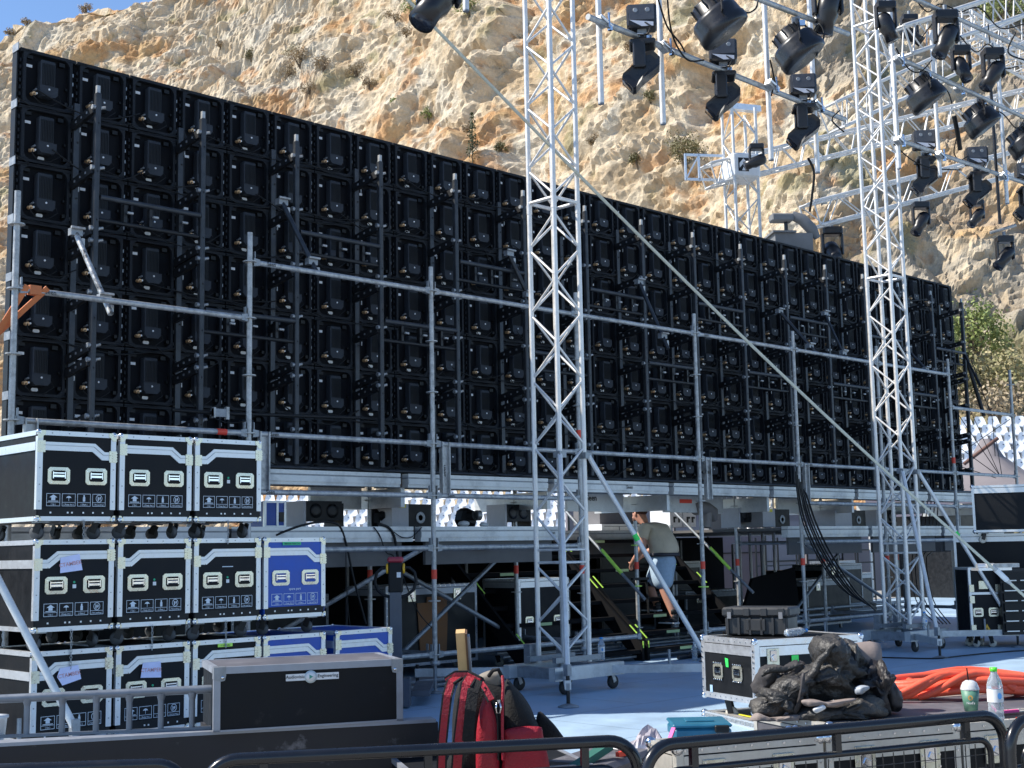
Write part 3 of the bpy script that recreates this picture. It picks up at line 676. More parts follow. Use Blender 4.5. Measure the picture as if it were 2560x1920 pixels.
def stepcase(label,loc,step='L',col=CBLK,blue=False,w=.56,d=.80,h=.60,group=None,rz=0,cast=True,sticker=True,paper=None,tape=None,words=None,logo=None):
    t=thing('flight_case',label,'flight case',loc,rz,group)
    z0=.124
    b=MB(col,BLKM); b.bb((.006,.006,z0+.02),(w-.006,d-.006,z0+h-.006),col); b.bb((.012,.0035,z0+.022),(w-.012,.0059,z0+.085),BLKP)
    for x in (.10,.22,.25,.33,.40,.47): b.box((x,.002,z0+.055),(.011,.004,.011),EXT)
    b.build('body',t)
    e=.032
    b=MB(EXT,ZINC)
    for z,zz in ((z0,z0+.03),(z0+h-e,z0+h)):
        b.bb((e,0,z),(w-e,.03,zz)); b.bb((e,d-.03,z),(w-e,d,zz)); b.bb((0,e,z),(.03,d-e,zz)); b.bb((w-.03,e,z),(w,d-e,zz))
    for x in (0,w-.038):
        for y in (0,d-.03): b.bb((x,y,z0+.075),(x+.038,y+.03,z0+h-.04))
    for k in range(4):
        b.box((.10+k*.12,-.001,z0+h-.016),(.007,.003,.007),GALVD)
        b.box((.019,-.001,z0+.13+k*.11),(.007,.003,.007),GALVD); b.box((w-.019,-.001,z0+.13+k*.11),(.007,.003,.007),GALVD)
    b.build('edging',t)
    # stepped seam between lid and body
    b=MB(EXT,ZINC,GALVD); top=z0+h-.076; lo=top-.055; hw=.056
    pl=[(.038,lo),(.085,lo),(.155,top),(w-.038,top)] if step=='L' else [(w-.038,lo),(w-.085,lo),(w-.155,top),(.038,top)]
    up=[(p[0],p[1]) for p in pl]; dn=[(p[0]+(.018 if i in(1,2) else 0)*(1 if step=='L' else -1),p[1]-hw) for i,p in enumerate(pl)]
    for y0,th in ((-.002,.008),):
        for i in range(3):
            q=[up[i],up[i+1],dn[i+1],dn[i]]
            if step=='L': q=q[::-1]
            b.prism(q,(0,y0,0),(1,0,0),(0,0,1),(0,th,0),EXT)
            m0=((up[i][0]+dn[i][0])/2,(up[i][1]+dn[i][1])/2); m1=((up[i+1][0]+dn[i+1][0])/2,(up[i+1][1]+dn[i+1][1])/2)
            b.bar((m0[0],y0-.0015,m0[1]+.006),(m1[0],y0-.0015,m1[1]+.006),.002,.005,GALVD,(0,1,0))
    zl=lo if step=='L' else top; zr=top if step=='L' else lo
    b.bb((-.002,.03,zl-hw),(.006,d-.03,zl),EXT); b.bb((w-.006,.03,zr-hw),(w+.002,d-.03,zr),EXT)
    b.build('lid_seam',t)
    for x,zz in ((.0,zl),(w,zr)):
        b=MB(ZINC,CHR); s=1 if x==0 else -1; b.bb((x-.003*s,-.006,zz-hw-.014),(x+.052*s,-.0005,zz+.008),ZINC)
        for k in range(4): b.bb((x-.006*s,-.009,zz-hw-.008+k*.018),(x+.03*s,-.0055,zz-hw+.0+k*.018),ZINC)
        b.build('seam_bracket',t)
    for x,s in ((0,1),(w,-1)):
        for z,sz in ((z0+h,-1),(z0,1)):
            b=MB(CHR,ZINC); b.sphere((x+.012*s,.012,z+.012*sz),.021,CHR,10)
            k=.055 if sz<0 else .035
            b.prism([(0,0),(k*s,0),(k*s,k*.45*sz),(k*.75*s,k*.62*sz),(k*.62*s,k*.8*sz),(k*.45*s,k*sz),(0,k*sz)][::(1 if s*sz>0 else -1)],(x,-.004,z),(1,0,0),(0,0,1),(0,.003,0),ZINC); b.build('ball_corner',t)
            b=MB(CHR); b.sphere((x+.012*s,d-.012,z+.012*sz),.021,CHR,8); b.build('ball_corner',t)
    for cx in (.152,w-.142): handle_bm(cx,z0+.30,.155,.113).build('handle',t).location=(0,.0045,0)
    icons(0,0,.0055).xf(Matrix.Translation((.072,0,z0+.098))@Matrix.Diagonal((1.15,1,1.28,1))).build('printed_symbols',t)
    if sticker:
        b=MB(WHITE,mat('green_dot',(.03,.4,.2),.5)); b.bb((w/2-.012,.002,z0+.278),(w/2+.012,.0055,z0+.303),WHITE); b.lathe([(0,0),(.0085,0),(.0085,.002),(0,.002)],(w/2-.001,.0055,z0+.318),Matrix.Rotation(math.pi/2,3,'X'),b.mats[1],10); b.build('sticker',t)
    if cast:
        for x,r_ in ((.075,.4),(w-.085,.1)):
            for y in (.09,d-.1): b=MB(GALVD,WHEEL,BLKM); caster(b,x,y,z0,.047,r_+1.57+random.random()); b.build('caster',t)
    if paper:
        txt,px,pz,ang,cut=paper; R=Matrix.Rotation(ang,3,'Y'); b=MB(PAPER,PEN)
        pts=[(-.078,-.05),(.078,-.055),(.07,.055),(-.065,.05)] if not cut else [(-.055,-.062),(.078,-.045),(.066,.05),(-.06,.052),(-.085,.0)]
        vs=[R@V(p[0],0,p[1]) for p in pts]; b.prism([(v.x,v.z) for v in vs],(px,-.008,pz),(1,0,0),(0,0,1),(0,.003,0),PAPER)
        b.text(txt,(px,-.0095,pz-.012),R@V(1,0,0),R@V(0,0,1),.036,PEN); b.build('paper_sign',t)
    if tape:
        c,x,z,tw,txt=tape; b=MB(c,BLKM); b.bb((x,-.0045,z),(x+tw,.0,z+.024),c); b.text(txt,(x+tw/2,-.006,z+.006),(1,0,0),(0,0,1),.017,BLKM); b.build('tape_label',t)
    if words: b=MB(INK); b.text(words,(w/2+.0,.0035,z0+.208),(1,0,0),(0,0,1),.026,INK); b.build('lettering',t)
    if logo: b=MB(INK); b.bb((w/2-.045,.004,z0+.392),(w/2+.045,.0055,z0+.398),INK); b.build('faint_mark',t)
    return t
CX=[3.763,4.352,4.940,5.528]; CV=8.40; G='flight cases stacked three high at the left'
H1=.724; H2=1.448
stepcase('top row leftmost black flight case with its side wall in sunlight',(CX[0],CV,H2),'R',sticker=False,group=G)
stepcase('middle black flight case of the top row, two handles and no paper',(CX[1],CV,H2),'R',sticker=False,group=G)
stepcase('right-hand black flight case of the top row, beside the scaffold post',(CX[2],CV,H2),'L',group=G)
stepcase('second row leftmost black flight case with a torn paper note above its left handle',(CX[0],CV,H1),'L',group=G,paper=('CTAMBEK',.245,.124+.44,-.14,False))
stepcase('second row middle black flight case without paper, above the case with a square note',(CX[1],CV,H1),'L',group=G)
stepcase('black flight case of the second row directly left of the tall blue one',(CX[2],CV,H1),'L',group=G,logo=True)
stepcase('bright blue flight case with green tape label, on top of another blue case',(CX[3]+.0,CV,H1),'R',CBLU,group=G,sticker=False,words='spare part',tape=(mat('green_label',(.05,.45,.2),.6),.165,.124+.545,.165,'Ballroom Team 2 m'))
stepcase('bottom row leftmost black flight case with pointed paper note, behind the silver railing',(CX[0],CV,.0),'L',group=G,paper=('CTAMBEK',.255,.124+.44,-.12,True))
stepcase('bottom row black flight case with a square paper note, behind the silver railing',(CX[1],CV,.0),'L',group=G,paper=('CTAMPEK',.26,.124+.425,.03,False))
stepcase('bottom row black flight case with yellow-green tape label, partly behind the long black box',(CX[2],CV,.0),'L',group=G,sticker=True,tape=(LIME,.20,.124+.545,.12,'11 modules'))
stepcase('blue flight case at the bottom, under the bright blue one with green tape',(CX[3],CV,.0),'R',CBLU,group=G,sticker=False)
stepcase('blue flight case at the right end of the bottom row with nothing on top',(6.20,CV+.02,.0),'R',CBLU,group=G,sticker=False)
# extra row of cases behind, lids seen between the wheels
for x,z in ((CX[0],H1),): pass
# chains hanging from the case lids
def chain(x,zt,n,label):
    b=MB(GALV)
    for i in range(n):
        c=V(0,0,-i*.021); r=Matrix.Rotation(math.pi/2*(i%2),3,'Z')
        b.path([c+r@V(.007*math.cos(a),0,.014*math.sin(a)) for a in [k*math.pi/4 for k in range(8)]],.0022,GALV,5,closed=True)
    o=b.build('chain',None,(x,CV-.012,zt)); tag(o,label,'chain','chains between the stacked cases')
chain(CX[0]+.26,H1+.118,12,'chain hanging over the leftmost bottom case'); chain(CX[1]+.26,H1+.118,8,'chain hanging over the second bottom case'); chain(CX[2]+.26,H1+.118,9,'chain hanging over the bottom case with yellow-green tape')
chain(CX[0]+.33,H2+.118,6,'chain between top and second row at the left'); chain(CX[2]+.27,H2+.118,8,'chain between top and second row at the right')
# ---------------- generic road case ----------------
def fr(P0,P1): # rotation of a front running from P0 to P1
    return math.atan2((P1-P0).y,(P1-P0).x)
def roadcase(name,label,cat,loc,rz,w,d,h,lid=.09,zb=0,col=CBLK,ec=EXT,balls=True,latches=(),handles=(),ledge=.03,casters=False,group=None,rivets=True,side_handles=False,two=True):
    t=thing(name,label,cat,loc,rz,group)
    b=MB(col,BLKM); b.bb((.004,.004,zb+.004),(w-.004,d-.004,zb+h-.004),col); b.build('body',t)
    b=MB(ec,BLKM); e=ledge
    for z,zz in ((zb,zb+e),(zb+h-e,zb+h)):
        b.bb((e*.0,0,z),(w,e,zz)); b.bb((0,d-e,z),(w,d,zz)); b.bb((0,e,z),(e,d-e,zz)); b.bb((w-e,e,z),(w,d-e,zz))
    for x in (0,w-e):
        for y in (0,d-e): b.bb((x,y,zb+e),(x+e,y+e,zb+h-e))
    if lid:
        zz=zb+h-lid
        if two: b.bb((e,-.003,zz),(w-e,.02,zb+h-e-.006)); b.bb((-.003,e,zz),(.02,d-e,zb+h-e-.006)); b.bb((w-.02,e,zz),(w+.003,d-e,zb+h-e-.006))
    if rivets:
        n=int(w/.07)
        for i in range(n): 
            for z in (zb+h-e/2,zb+e/2): b.box((w*(i+.5)/n,-.002,z),(.008,.004,.008),CHR)
            b.box((w*(i+.5)/n,.012,zb+h+.001),(.008,.008,.004),CHR)
        n=int(d/.07)
        for i in range(n): 
            b.box((-.002,d*(i+.5)/n,zb+h-e/2),(.004,.008,.008),CHR); b.box((.012,d*(i+.5)/n,zb+h+.001),(.008,.008,.004),CHR)
        for i in range(int(h/.08)):
            for x in (e/2,w-e/2): b.box((x,-.002,zb+.06+i*.08),(.008,.004,.008),CHR)
    b.build('edging',t)
    if balls:
        for x in(.01,w-.01):
            for y in(.01,d-.01):
                for z in (zb+.012,zb+h-.012): b=MB(CHR); b.sphere((x,y,z),.026,CHR,10); b.build('ball_corner',t)
    for x in latches:
        b=MB(CHR,ZINC,BLKM); z=zb+h-lid-.01; b.box((x,-.006,z),(.105,.008,.125),ZINC,None,.003); b.box((x,-.011,z+.008),(.06,.008,.075),CHR,None,.003); b.box((x,-.017,z-.004),(.036,.008,.03),CHR,Matrix.Rotation(.5,3,'Y'),.003)
        for sx in(-1,1):
            for sz in(-1,0,1): b.box((x+sx*.045,-.012,z+sz*.05),(.008,.005,.008),CHR)
        b.build('latch',t)
    for (x,z) in handles: 
        b=handle_bm(x,z,.13,.11); b.build('handle',t)
    if casters:
        for x in (.12,w-.12):
            for y in (.1,d-.1): b=MB(GALVD,WHEEL,BLKM); caster(b,x,y,zb,.048,random.random()*6,mat('pale_wheel',(.55,.52,.45),.5)); b.build('caster',t)
    return t
# long black box on the board at the left
GREYE=mat('worn_edging',(.33,.35,.39),.5,.5,.12,12)
TOPG=mat('dusty_grey_top',(.10,.097,.11),.6,0,.2,4,col2=(.17,.165,.175),c2scale=5,c2lo=.5,c2hi=.7)
P0=PZ(533,1832,.6);P1=PZ(1008,1802,.6); rz=fr(P0,P1); wbox=(P1-P0).length; hb=.262
t=thing('equipment_case','long black box with a small white oval name plate on its lid edge','equipment case',P0,rz)
b=MB(CBLK,TOPG); b.bb((.006,.006,0),(wbox-.006,.42,hb-.006),CBLK); b.bb((.02,.02,hb-.006),(wbox-.02,.42,hb-.002),TOPG); b.build('body',t)
b=MB(GREYE,BLKM)
b.bb((0,0,0.0),(.028,.028,hb-.045),GREYE); b.bb((wbox-.028,0,.0),(wbox,.028,hb-.045),GREYE); b.bb((.045,-.002,hb-.028),(wbox-.045,.02,hb),GREYE); b.bb((0,.03,hb-.028),(.024,.43,hb),GREYE); b.bb((wbox-.024,.03,hb-.028),(wbox,.43,hb),GREYE); b.bb((.0,.42,hb-.028),(wbox,.44,hb),GREYE); b.bb((0,0,0),(wbox,.02,.008),GREYE); b.build('edging',t)
for x,s in ((0,1),(wbox,-1)):
    b=MB(GREYE,CHR); b.prism([(0,0),(.05*s,0),(.05*s,-.035),(.045*s,-.055),(.03*s,-.058),(.0,-.05)][::-s],(x,-.004,hb),(1,0,0),(0,0,1),(0,.05,0),GALVD); b.sphere((x+.036*s,-.005,hb-.042),.008,CHR,8); b.build('corner_plate',t)
b=MB(WHITE,BLKM,mat('logo_grey',(.5,.58,.6),.4),mat('logo_green',(.05,.3,.22),.4)); y=-.0035; z=hb-.04; x0=wbox*.37;x1=wbox*.65
R=Matrix.Rotation(0.0,3,'Y')
b.prism([(x0,-.03),(x1,-.03),(x1,-.002),(x0,-.002)],(0,y,z),(1,0,0),(0,0,1),(0,.003,0),WHITE)
xc=(x0+x1)/2-.008; b.lathe([(0,0),(.0265,0),(.0265,.004),(0,.004)],(xc,y+.001,z-.016),Matrix.Rotation(math.pi/2,3,'X'),b.mats[2],18); b.lathe([(0,0),(.02,0),(.02,.005),(0,.005)],(xc,y+.001,z-.016),Matrix.Rotation(math.pi/2,3,'X'),WHITE,18)
b.prism([(-.006,-.009),(.01,0),(-.006,.009)],(xc,y-.005,z-.016),(1,0,0),(0,0,1),(0,.001,0),b.mats[3])
b.text('Audiovisio',((x0+xc-.024)/2,y-.001,z-.020),(1,0,0),(0,0,1),.019,BLKM); b.text('Engineering',((x1+xc+.026)/2,y-.001,z-.020),(1,0,0),(0,0,1),.019,BLKM); b.build('name_plate',t)
# dark timber riser with metal edge
WOODD=mat('dark_plywood',(.018,.016,.017),.6,0,.3,5,col2=(.16,.15,.15),c2scale=4,c2lo=.62,c2hi=.72)
P0=PZ(-150,1866,.6);P1=PZ(1095,1797,.6); rz=fr(P0,P1); L=(P1-P0).length
t=thing('timber_riser','long dark stained plywood riser with a thin metal edge, carrying the black box','riser',P0,rz)
b=MB(WOODD); b.bb((0,.0,-1.04),(L,.09,-.014)); b.build('board',t)
b=MB(WOODD); b.bb((L-.98,.0905,-1.04),(L-.12,.46,-.014)); b.build('case_rest',t)
b=MB(GREYE); b.bb((-.0,-.004,-.014),(L-.01,.095,.0)); b.build('edge_trim',t)
# silver railing frame lying on the riser
RAIL=mat('dull_aluminium_tube',(.20,.225,.26),.5,.6,.15,16)
A=PZ(-80,1760-6,0.0) ; zt=.6
Q0=PZ(-60,1852,.6)+V(.02,.045,0); Q1=PZ(527,1826,.6)+V(.02,.04,0)
tag_=thing('silver_railing','low aluminium ladder-like railing lying on the riser in front of the cases','railing',Q0,fr(Q0,Q1)); Lr=(Q1-Q0).length
def drop(px,py): # height over riser at that image point above the railing line
    P=None
    return None
b=MB(RAIL); b.tube((-.4,0,.152),(Lr+.1,0,.165),.0175,RAIL,12); b.build('top_rail',tag_)
b=MB(RAIL); b.bb((-.4,-.015,.001),(Lr+.1,.015,.012)); b.build('bottom_rail',tag_)
for x in (67,155,240,323,402,480):
    p=PV(x,1800,(Q0.y+Q1.y)/2); 
    # solve along the railing line
    d=(Q1-Q0).normalized(); r=ray(x,1800); tt=(Q0.x*r.y-(Q0.y)*r.x)/(r.x*d.y-r.y*d.x)
    b=MB(RAIL); b.tube((tt,0,.012),(tt,0,.155),.0125,RAIL,10); b.lathe([(.0125,0),(.019,.025),(.019,.03)],(tt,0,.125),None,RAIL,10,caps=False); b.build('upright',tag_)
# white tub at far left
b=MB(WHITE); b.lathe([(0,0),(.045,0),(.052,.075),(.058,.078),(.058,.088),(0,.09)],(0,0,0),None,WHITE,18); o=b.build('plastic_tub',None,PZ(-12,1845,.6)+V(.0,.02,.0)); tag(o,'white plastic tub with lid at the far left edge','tub')
# stay of the next tower, coming in from the left
q=PZ(188,1806,.33); p0=PD(-12,1385,8.15)
tower(q.x-.95,q.y+.95,'silver truss tower just outside the left edge, only its slanting stay in view',3)
# ---------------- crowd barriers ----------------
BARM=mat('barrier_paint',(.006,.007,.010),.28,.0,.15,6,coat=.3,rvar=.08)
def rounded(L,h,r,n=6,z0=0,x0=0):
    pts=[V(x0,0,z0)]
    for i in range(n+1): a=math.pi-math.pi/2*i/n; pts.append(V(x0+r+r*math.cos(a),0,h-r+r*math.sin(a)))
    for i in range(n+1): a=math.pi/2-math.pi/2*i/n; pts.append(V(L-r+r*math.cos(a),0,h-r+r*math.sin(a)))
    pts.append(V(L,0,z0)); return pts
def barrier(P0,P1,label):
    L=(P1-P0).length; g=-.45; h=P0.z-g; t=thing('crowd_barrier',label,'barrier',(P0.x,P0.y,g),fr(P0,P1),'black crowd barriers along the front')
    b=MB(BARM); b.path(rounded(L,h-.022,.11,8),.0225,BARM,14); b.tube((0,0,.12),(L,0,.12),.02,BARM,10); b.build('outer_frame',t)
    b=MB(BARM); pts=rounded(L-.075,h-.115,.06,6,.2,.075); b.path(pts,.0125,BARM,10); b.tube((.075,0,.2),(L-.075,0,.2),.0125,BARM,8); b.build('inner_frame',t)
    for x in (.2,L/2,L-.2): b=MB(BARM); b.bb((x-.014,-.012,h-.11),(x+.014,.012,h-.03)); b.build('spacer',t)
    for z in (h-.25,h-.8):
        for xa,xb in ((0,.08),(L-.08,L)): b=MB(BARM); b.bb((xa,-.012,z-.014),(xb,.012,z+.014)); b.build('spacer',t)
    b=MB(BARM); x=.12
    while x<L-.09: b.tube((x,0,.2),(x,0,h-.13),.0022,BARM,5,caps=False); x+=.052
    z=.24
    while z<h-.15: b.tube((.08,0,z),(L-.08,0,z),.0018,BARM,5,caps=False); z+=.052
    b.build('mesh_panel',t)
    for x in (.12,L-.12): b=MB(BARM); b.bb((x-.03,-.3,0),(x+.03,.3,.02)); b.bb((x-.02,-.02,.02),(x+.02,.02,.12)); b.build('foot',t)
    b=MB(BARM); b.tube((L,0,h-.24),(L+.09,0,h-.24),.012,BARM,8); b.build('coupling',t)
    return t
zb=.64
d0=PZ(425,1902,zb-.06)
barrier(PZ(-900,1940,zb-.05),PZ(467,1893,zb-.05),'black crowd barrier at the lower left corner, mostly below the picture')
barrier(PZ(512,1886,zb),PZ(1592,1834,zb),'black crowd barrier in front of the red backpack')
barrier(PZ(1612,1850,zb),PZ(2505,1771,zb),'black crowd barrier with wire mesh in front of the row of road cases')
barrier(PZ(2520,1790,zb),PZ(3300,1700,zb),'black crowd barrier starting at the right edge of the picture')
# ---------------- front row of road cases ----------------
ztop=.52; P0=PZ(1690,1868,ztop);P1=PZ(2262,1821,ztop); rz=fr(P0,P1); ex=(P1-P0).normalized(); ey=V(-ex.y,ex.x,0)
OLD=mat('old_aluminium',(.60,.57,.51),.45,.5,.15,12)
for i,(lab) in enumerate(('black road case with worn edges and two catches, leftmost of the front row','black road case right of the seam, under the tarpaulin and the cup','black road case at the right end of the front row beside the water bottle')):
    w_=.70; p=P0+ex*(i*.715); z=-.45
    t=roadcase('road_case',lab,'road case',(p.x,p.y,z),rz,w_,.25,ztop-z,.11,0,CBLK,OLD,True,(.17,.50) if i!=1 else (.19,.53),group='front row of road cases',ledge=.034)
    b=MB(OLD); z=ztop+.45
    for x in (.33,.6): 
        for k in (0,1): b.lathe([(0,0),(.006,0),(.005,.004),(0,.005)],(x,.002,z-.2-k*.028),Matrix.Rotation(math.pi/2,3,'X'),OLD,8)
    b.build('bolt',t)
    b=MB(RED); b.bb((.33,.0,z),(.36,.03,z+.004)); b.bb((.33,-.003,z-.03),(.36,.0,z+.004)) if False else None; b.build('tape_mark',t)
# dark boards behind them (lids lying flat)
for (u0,u1,v0,v1,dz,lab) in ((.92,2.75,.27,.90,0,'dark case top with aluminium rim under the tarpaulin and the cup'),(2.12,2.95,.92,1.32,-.012,'smaller dark case lid behind the orange hose')):
    a=P0+ex*u0+ey*v0; w_=u1-u0; d_=v1-v0
    t=roadcase('case_lid',lab,'case lid',(a.x,a.y,-.45),rz,w_,d_,ztop+.45+dz,.05,0,TOPG,OLD,True,ledge=.03,rivets=True)
# ---------------- big aluminium-edged case on a dolly lid ----------------
zt=.63; Pn=PZ(1885,1601,zt); Pl=PZ(1752,1589,zt); Pr=PZ(2118,1581,zt)
rzb=fr(Pl,Pn); wl=(Pn-Pl).length; exb=(Pn-Pl).normalized(); dr=(Pr-Pn).length
d_b=V(-exb.y,exb.x,0)
t=roadcase('flight_case','large black flight case with polished edges and green tape, a black toolbox standing on it','flight case',(Pl.x,Pl.y,.0),rzb,wl,1.0,zt-.165,.12,.165,CBLK,ALUW,True,(),((.16*wl/.5,.165+.21),(wl-.16*wl/.5,.165+.21)),ledge=.045,casters=False)
b=MB(GALVD,WHEEL,BLKM); caster(b,.20,.1,.165,.05,.6,mat('pale_wheel',(.55,.52,.45),.5)); b.build('caster',t); b=MB(GALVD,WHEEL,BLKM); caster(b,wl-.06,.9,.165,.05,.6,MATS['pale_wheel']); b.build('caster',t)
b=MB(GREENT); b.prism([(0,0),(.042,-.005),(.044,-.068),(.012,-.066)],(wl*.46,-.004,zt-.15),(1,0,0),(0,0,1),(0,.002,0),GREENT)
b.build('green_tape',t)
b=MB(GREENT); b.box((wl+.003,.36,zt-.155),(.004,.062,.062),GREENT); b.build('green_tape',t)
b=MB(WHITE,GALVD); b.box((.09*wl/.5,-.003,.235),(.035,.003,.055),mat('blue_sticker',(.35,.5,.65),.5)); b.build('sticker',t)
for yy in (.16,.66):
    b=MB(CHR,ZINC); b.box((wl+.006,yy,zt-.135),(.008,.11,.14),ZINC,None,.003); b.box((wl+.012,yy,zt-.12),(.008,.06,.08),CHR,None,.003); b.box((wl+.02,yy,zt-.13),(.008,.03,.04),CHR,Matrix.Rotation(.5,3,'X'),.003); b.build('latch',t)
b=MB(CHR)
for (x,z) in [(x,z) for x in (wl*.02,wl*.98) for z in (.2,.24,.30,.43,.47,.51,.55)]: b.box((x,-.004,z),(.012,.006,.012),CHR)
for cx in (.16*wl/.5,wl-.16*wl/.5):
    for k in range(5):
        for z in (.165+.21-.062,.165+.21+.062): b.sphere((cx-.05+k*.025,-.008,z),.006,CHR,6)
b.build('rivets',t)
# dolly lid it stands on
zl=.052; La=PZ(1757,1776,zl); Lb=PZ(1905,1810,zl)
t=roadcase('dolly_board','flat aluminium-edged board under the wheels of the large flight case','board',(La.x,La.y,0),fr(La,Lb),(Lb-La).length+.35,1.25,zl,0,0,mat('board_grey',(.30,.29,.28),.6),ALUW,True,ledge=.04)
b=MB(mat('yellow_tape',(.75,.7,.05),.5)); b.box((.55,.12,zl+.004),(.34,.03,.006)); b.build('yellow_tape',t)
# toolbox on it
TB=mat('toolbox_black',(.028,.029,.031),.5,0,.15,6)
c=PZ(1811,1588,zt+.004); c2=PZ(1972,1590,zt+.004); rzt=fr(c,c2); L=(c2-c).length*1.0
t=thing('toolbox','black ribbed plastic toolbox lying on top of the large flight case','toolbox',c,rzt)
hT=.215; b=MB(TB); b.box((L/2,.15,hT*.34),(L-.012,.29,hT*.66),TB,None,.012); b.build('body',t)
b=MB(TB); b.box((L/2,.15,hT*.83),(L+.03,.32,hT*.33),TB,None,.015)
for i in range(4): b.box((.05+i*(L-.1)/3,.0,hT*.83),(.05,.035,hT*.28),TB,None,.004)
b.build('lid',t)
b=MB(TB)
for i in range(6): b.box((.03+i*(L-.06)/5,-.0,hT*.33),(.018,.02,hT*.6),TB)
b.box((L*.5,-.004,hT*.37),(L*.30,.012,hT*.40),TB,None,.003); b.build('rib',t)
for q_ in (.1,.9): b=MB(mat('grey_latch',(.2,.2,.21),.5)); b.box((L*q_,-.02,hT*.72),(.03,.012,.05)); b.build('catch',t)
# small bottle lying behind toolbox
def bottle(name,label,loc,h=.22,r=.032,cap=None,rz=0,tilt=0,label_m=None,water=.45):
    t=thing(name,label,'bottle',loc,rz); t.rotation_euler=(0,tilt,rz)
    PET=mat('clear_plastic',(.80,.86,.92),.12,0,.02,8,trans=.75,spec=.6)
    b=MB(PET); n=[(0,0),(r*.8,0),(r,.012)]; 
    for i in range(7): n+= [(r,.02+i*h*.075),(r*.93,.02+i*h*.075+h*.03)]
    n+=[(r,h*.60),(r,h*.68),(r*.8,h*.78),(r*.45,h*.88),(r*.40,h*.93)]; b.lathe(n,(0,0,0),None,PET,18); b.build('body',t)
    b=MB(cap); b.lathe([(0,h*.925),(r*.48,h*.925),(r*.48,h),(0,h)],(0,0,0),None,cap,14); b.build('cap',t)
    if label_m: 
        b=MB(label_m,mat('label_blue',(.1,.35,.75),.5)); b.lathe([(r+.0008,h*.36),(r+.0008,h*.60)],(0,0,0),None,label_m,18,caps=False); d=V(-.75,-.66,0).normalized(); e=V(-d.y,d.x,0)
        b.prism([(.009*math.cos(a*math.pi/6),.014*math.sin(a*math.pi/6)) for a in range(12)],d*(r+.002)+e*.01+V(0,0,h*.48),-e,(0,0,1),d*.0008,b.mats[1]); b.build('paper_label',t)
    return t
CAPB=mat('blue_cap',(.05,.35,.85),.35); CAPG=mat('green_cap',(.12,.8,.05),.35)
bottle('water_bottle','clear bottle with blue cap lying behind the black toolbox',PZ(1965,1583,zt+.03),.2,.03,CAPB,rz=-.3,tilt=1.5)
# ---------------- things on the front cases ----------------
cp=PZ(2428,1777,ztop+.004)
t=thing('takeaway_cup','green paper cup with clear dome lid and black straw','cup',cp)
CUPG=mat('cup_green',(.10,.24,.17),.5); b=MB(CUPG,mat('cup_gold',(.65,.35,.08),.4),WHITE); b.lathe([(0,0),(.030,0),(.042,.098),(.0,.098)],(0,0,0),None,CUPG,22)
dv=(V(CAM.x,CAM.y,0)-V(cp.x,cp.y,0)).normalized(); ev=V(-dv.y,dv.x,0); upc=V(0,0,1)
b.prism([(.011*math.cos(a*math.pi/6),.012*math.sin(a*math.pi/6)) for a in range(12)],dv*.0385+V(0,0,.064),ev,upc,dv*.002,b.mats[1]); b.prism([(.005*math.cos(a*math.pi/4),.007*math.sin(a*math.pi/4)) for a in range(8)],dv*.0405+V(0,0,.063),ev,upc,dv*.001,CUPG)
b.text('Nud\'s',dv*.040+V(0,0,.035),ev,upc,.016,WHITE); b.build('cup_body',t)
b=MB(mat('dome_plastic',(.85,.85,.85),.15,0,.02,8,trans=.35)); b.lathe([(.043,.098),(.0445,.102),(.0425,.106),(.040,.115),(.032,.132),(.018,.142),(0,.144)],(0,0,0),None,None,22,caps=False); b.build('dome_lid',t)
b=MB(BLKP); b.tube((0,0,.07),(-.018,.0,.20),.0032,BLKP,8); b.build('straw',t)
bottle('water_bottle','clear water bottle with green cap and white label, right of the green cup',PZ(2492,1803,ztop+.004),.235,.034,CAPG,0,0,WHITE)
# coiled orange-red hose
HOSE=mat('hose_red',(.80,.115,.055),.5,0,.12,6,bump=.1,bscale=60)
hb_=MB(HOSE); rr=random.Random(5); hc=PZ(2560,1752,ztop)+V(.05,.35,0)
base=hc
exh=RT.copy(); exh.z=0; exh.normalize(); eyh=V(FW.x,FW.y,0).normalized()
for k in range(13):
    A=.40+rr.uniform(-.10,.05); B=.17+rr.uniform(-.05,.05); ph=rr.uniform(-.5,.5); tl=rr.uniform(.02,.1); off=V(rr.uniform(-.05,.05),rr.uniform(-.05,.05),0); hz=.022+ (k%5)*.024
    pts=[]
    for i in range(30):
        a=2*math.pi*i/30; x=A*math.cos(a); y=B*math.sin(a); lift=max(0,1-abs(x)/(A*1.02))**.7
        pts.append(base+exh*x+eyh*y+off+V(0,0,hz*.5+lift*(.02+hz*.25)+ .02*math.sin(3*a+ph)*(k%3)*.4+.01))
    hb_.path(pts,.020,HOSE,10,closed=True)
for (x0,x1) in ((-.48,.1),(-.4,.05),(-.3,.2)):
    hb_.path([base+exh*(x0+(x1-x0)*i/12)+eyh*(-.2-.03*math.sin(i*.5)+x0*.05)+V(0,0,.02+.11*math.sin(math.pi*i/14)**1.5) for i in range(13)],.0185,HOSE,10)
hb_.path([base+exh*(-.33-.17*math.sin(math.pi*i/10))+eyh*(-.05+.09*math.cos(math.pi*i/10))+V(0,0,.022) for i in range(11)],.0185,HOSE,10)
o=hb_.build('hose',None,base,True); tag(o,'heap of thick orange-red hose coiled behind the cup and bottle','hose')
b=MB(mat('pink_tape',(.85,.08,.3),.5)); b.box((0,0,.006),(.12,.02,.012)); o=b.build('tape_strip',None,PZ(2515,1785,ztop)+V(.02,0,.004)); o.rotation_euler=(0,0,rz); tag(o,'bright pink strip beside the water bottle','tape')
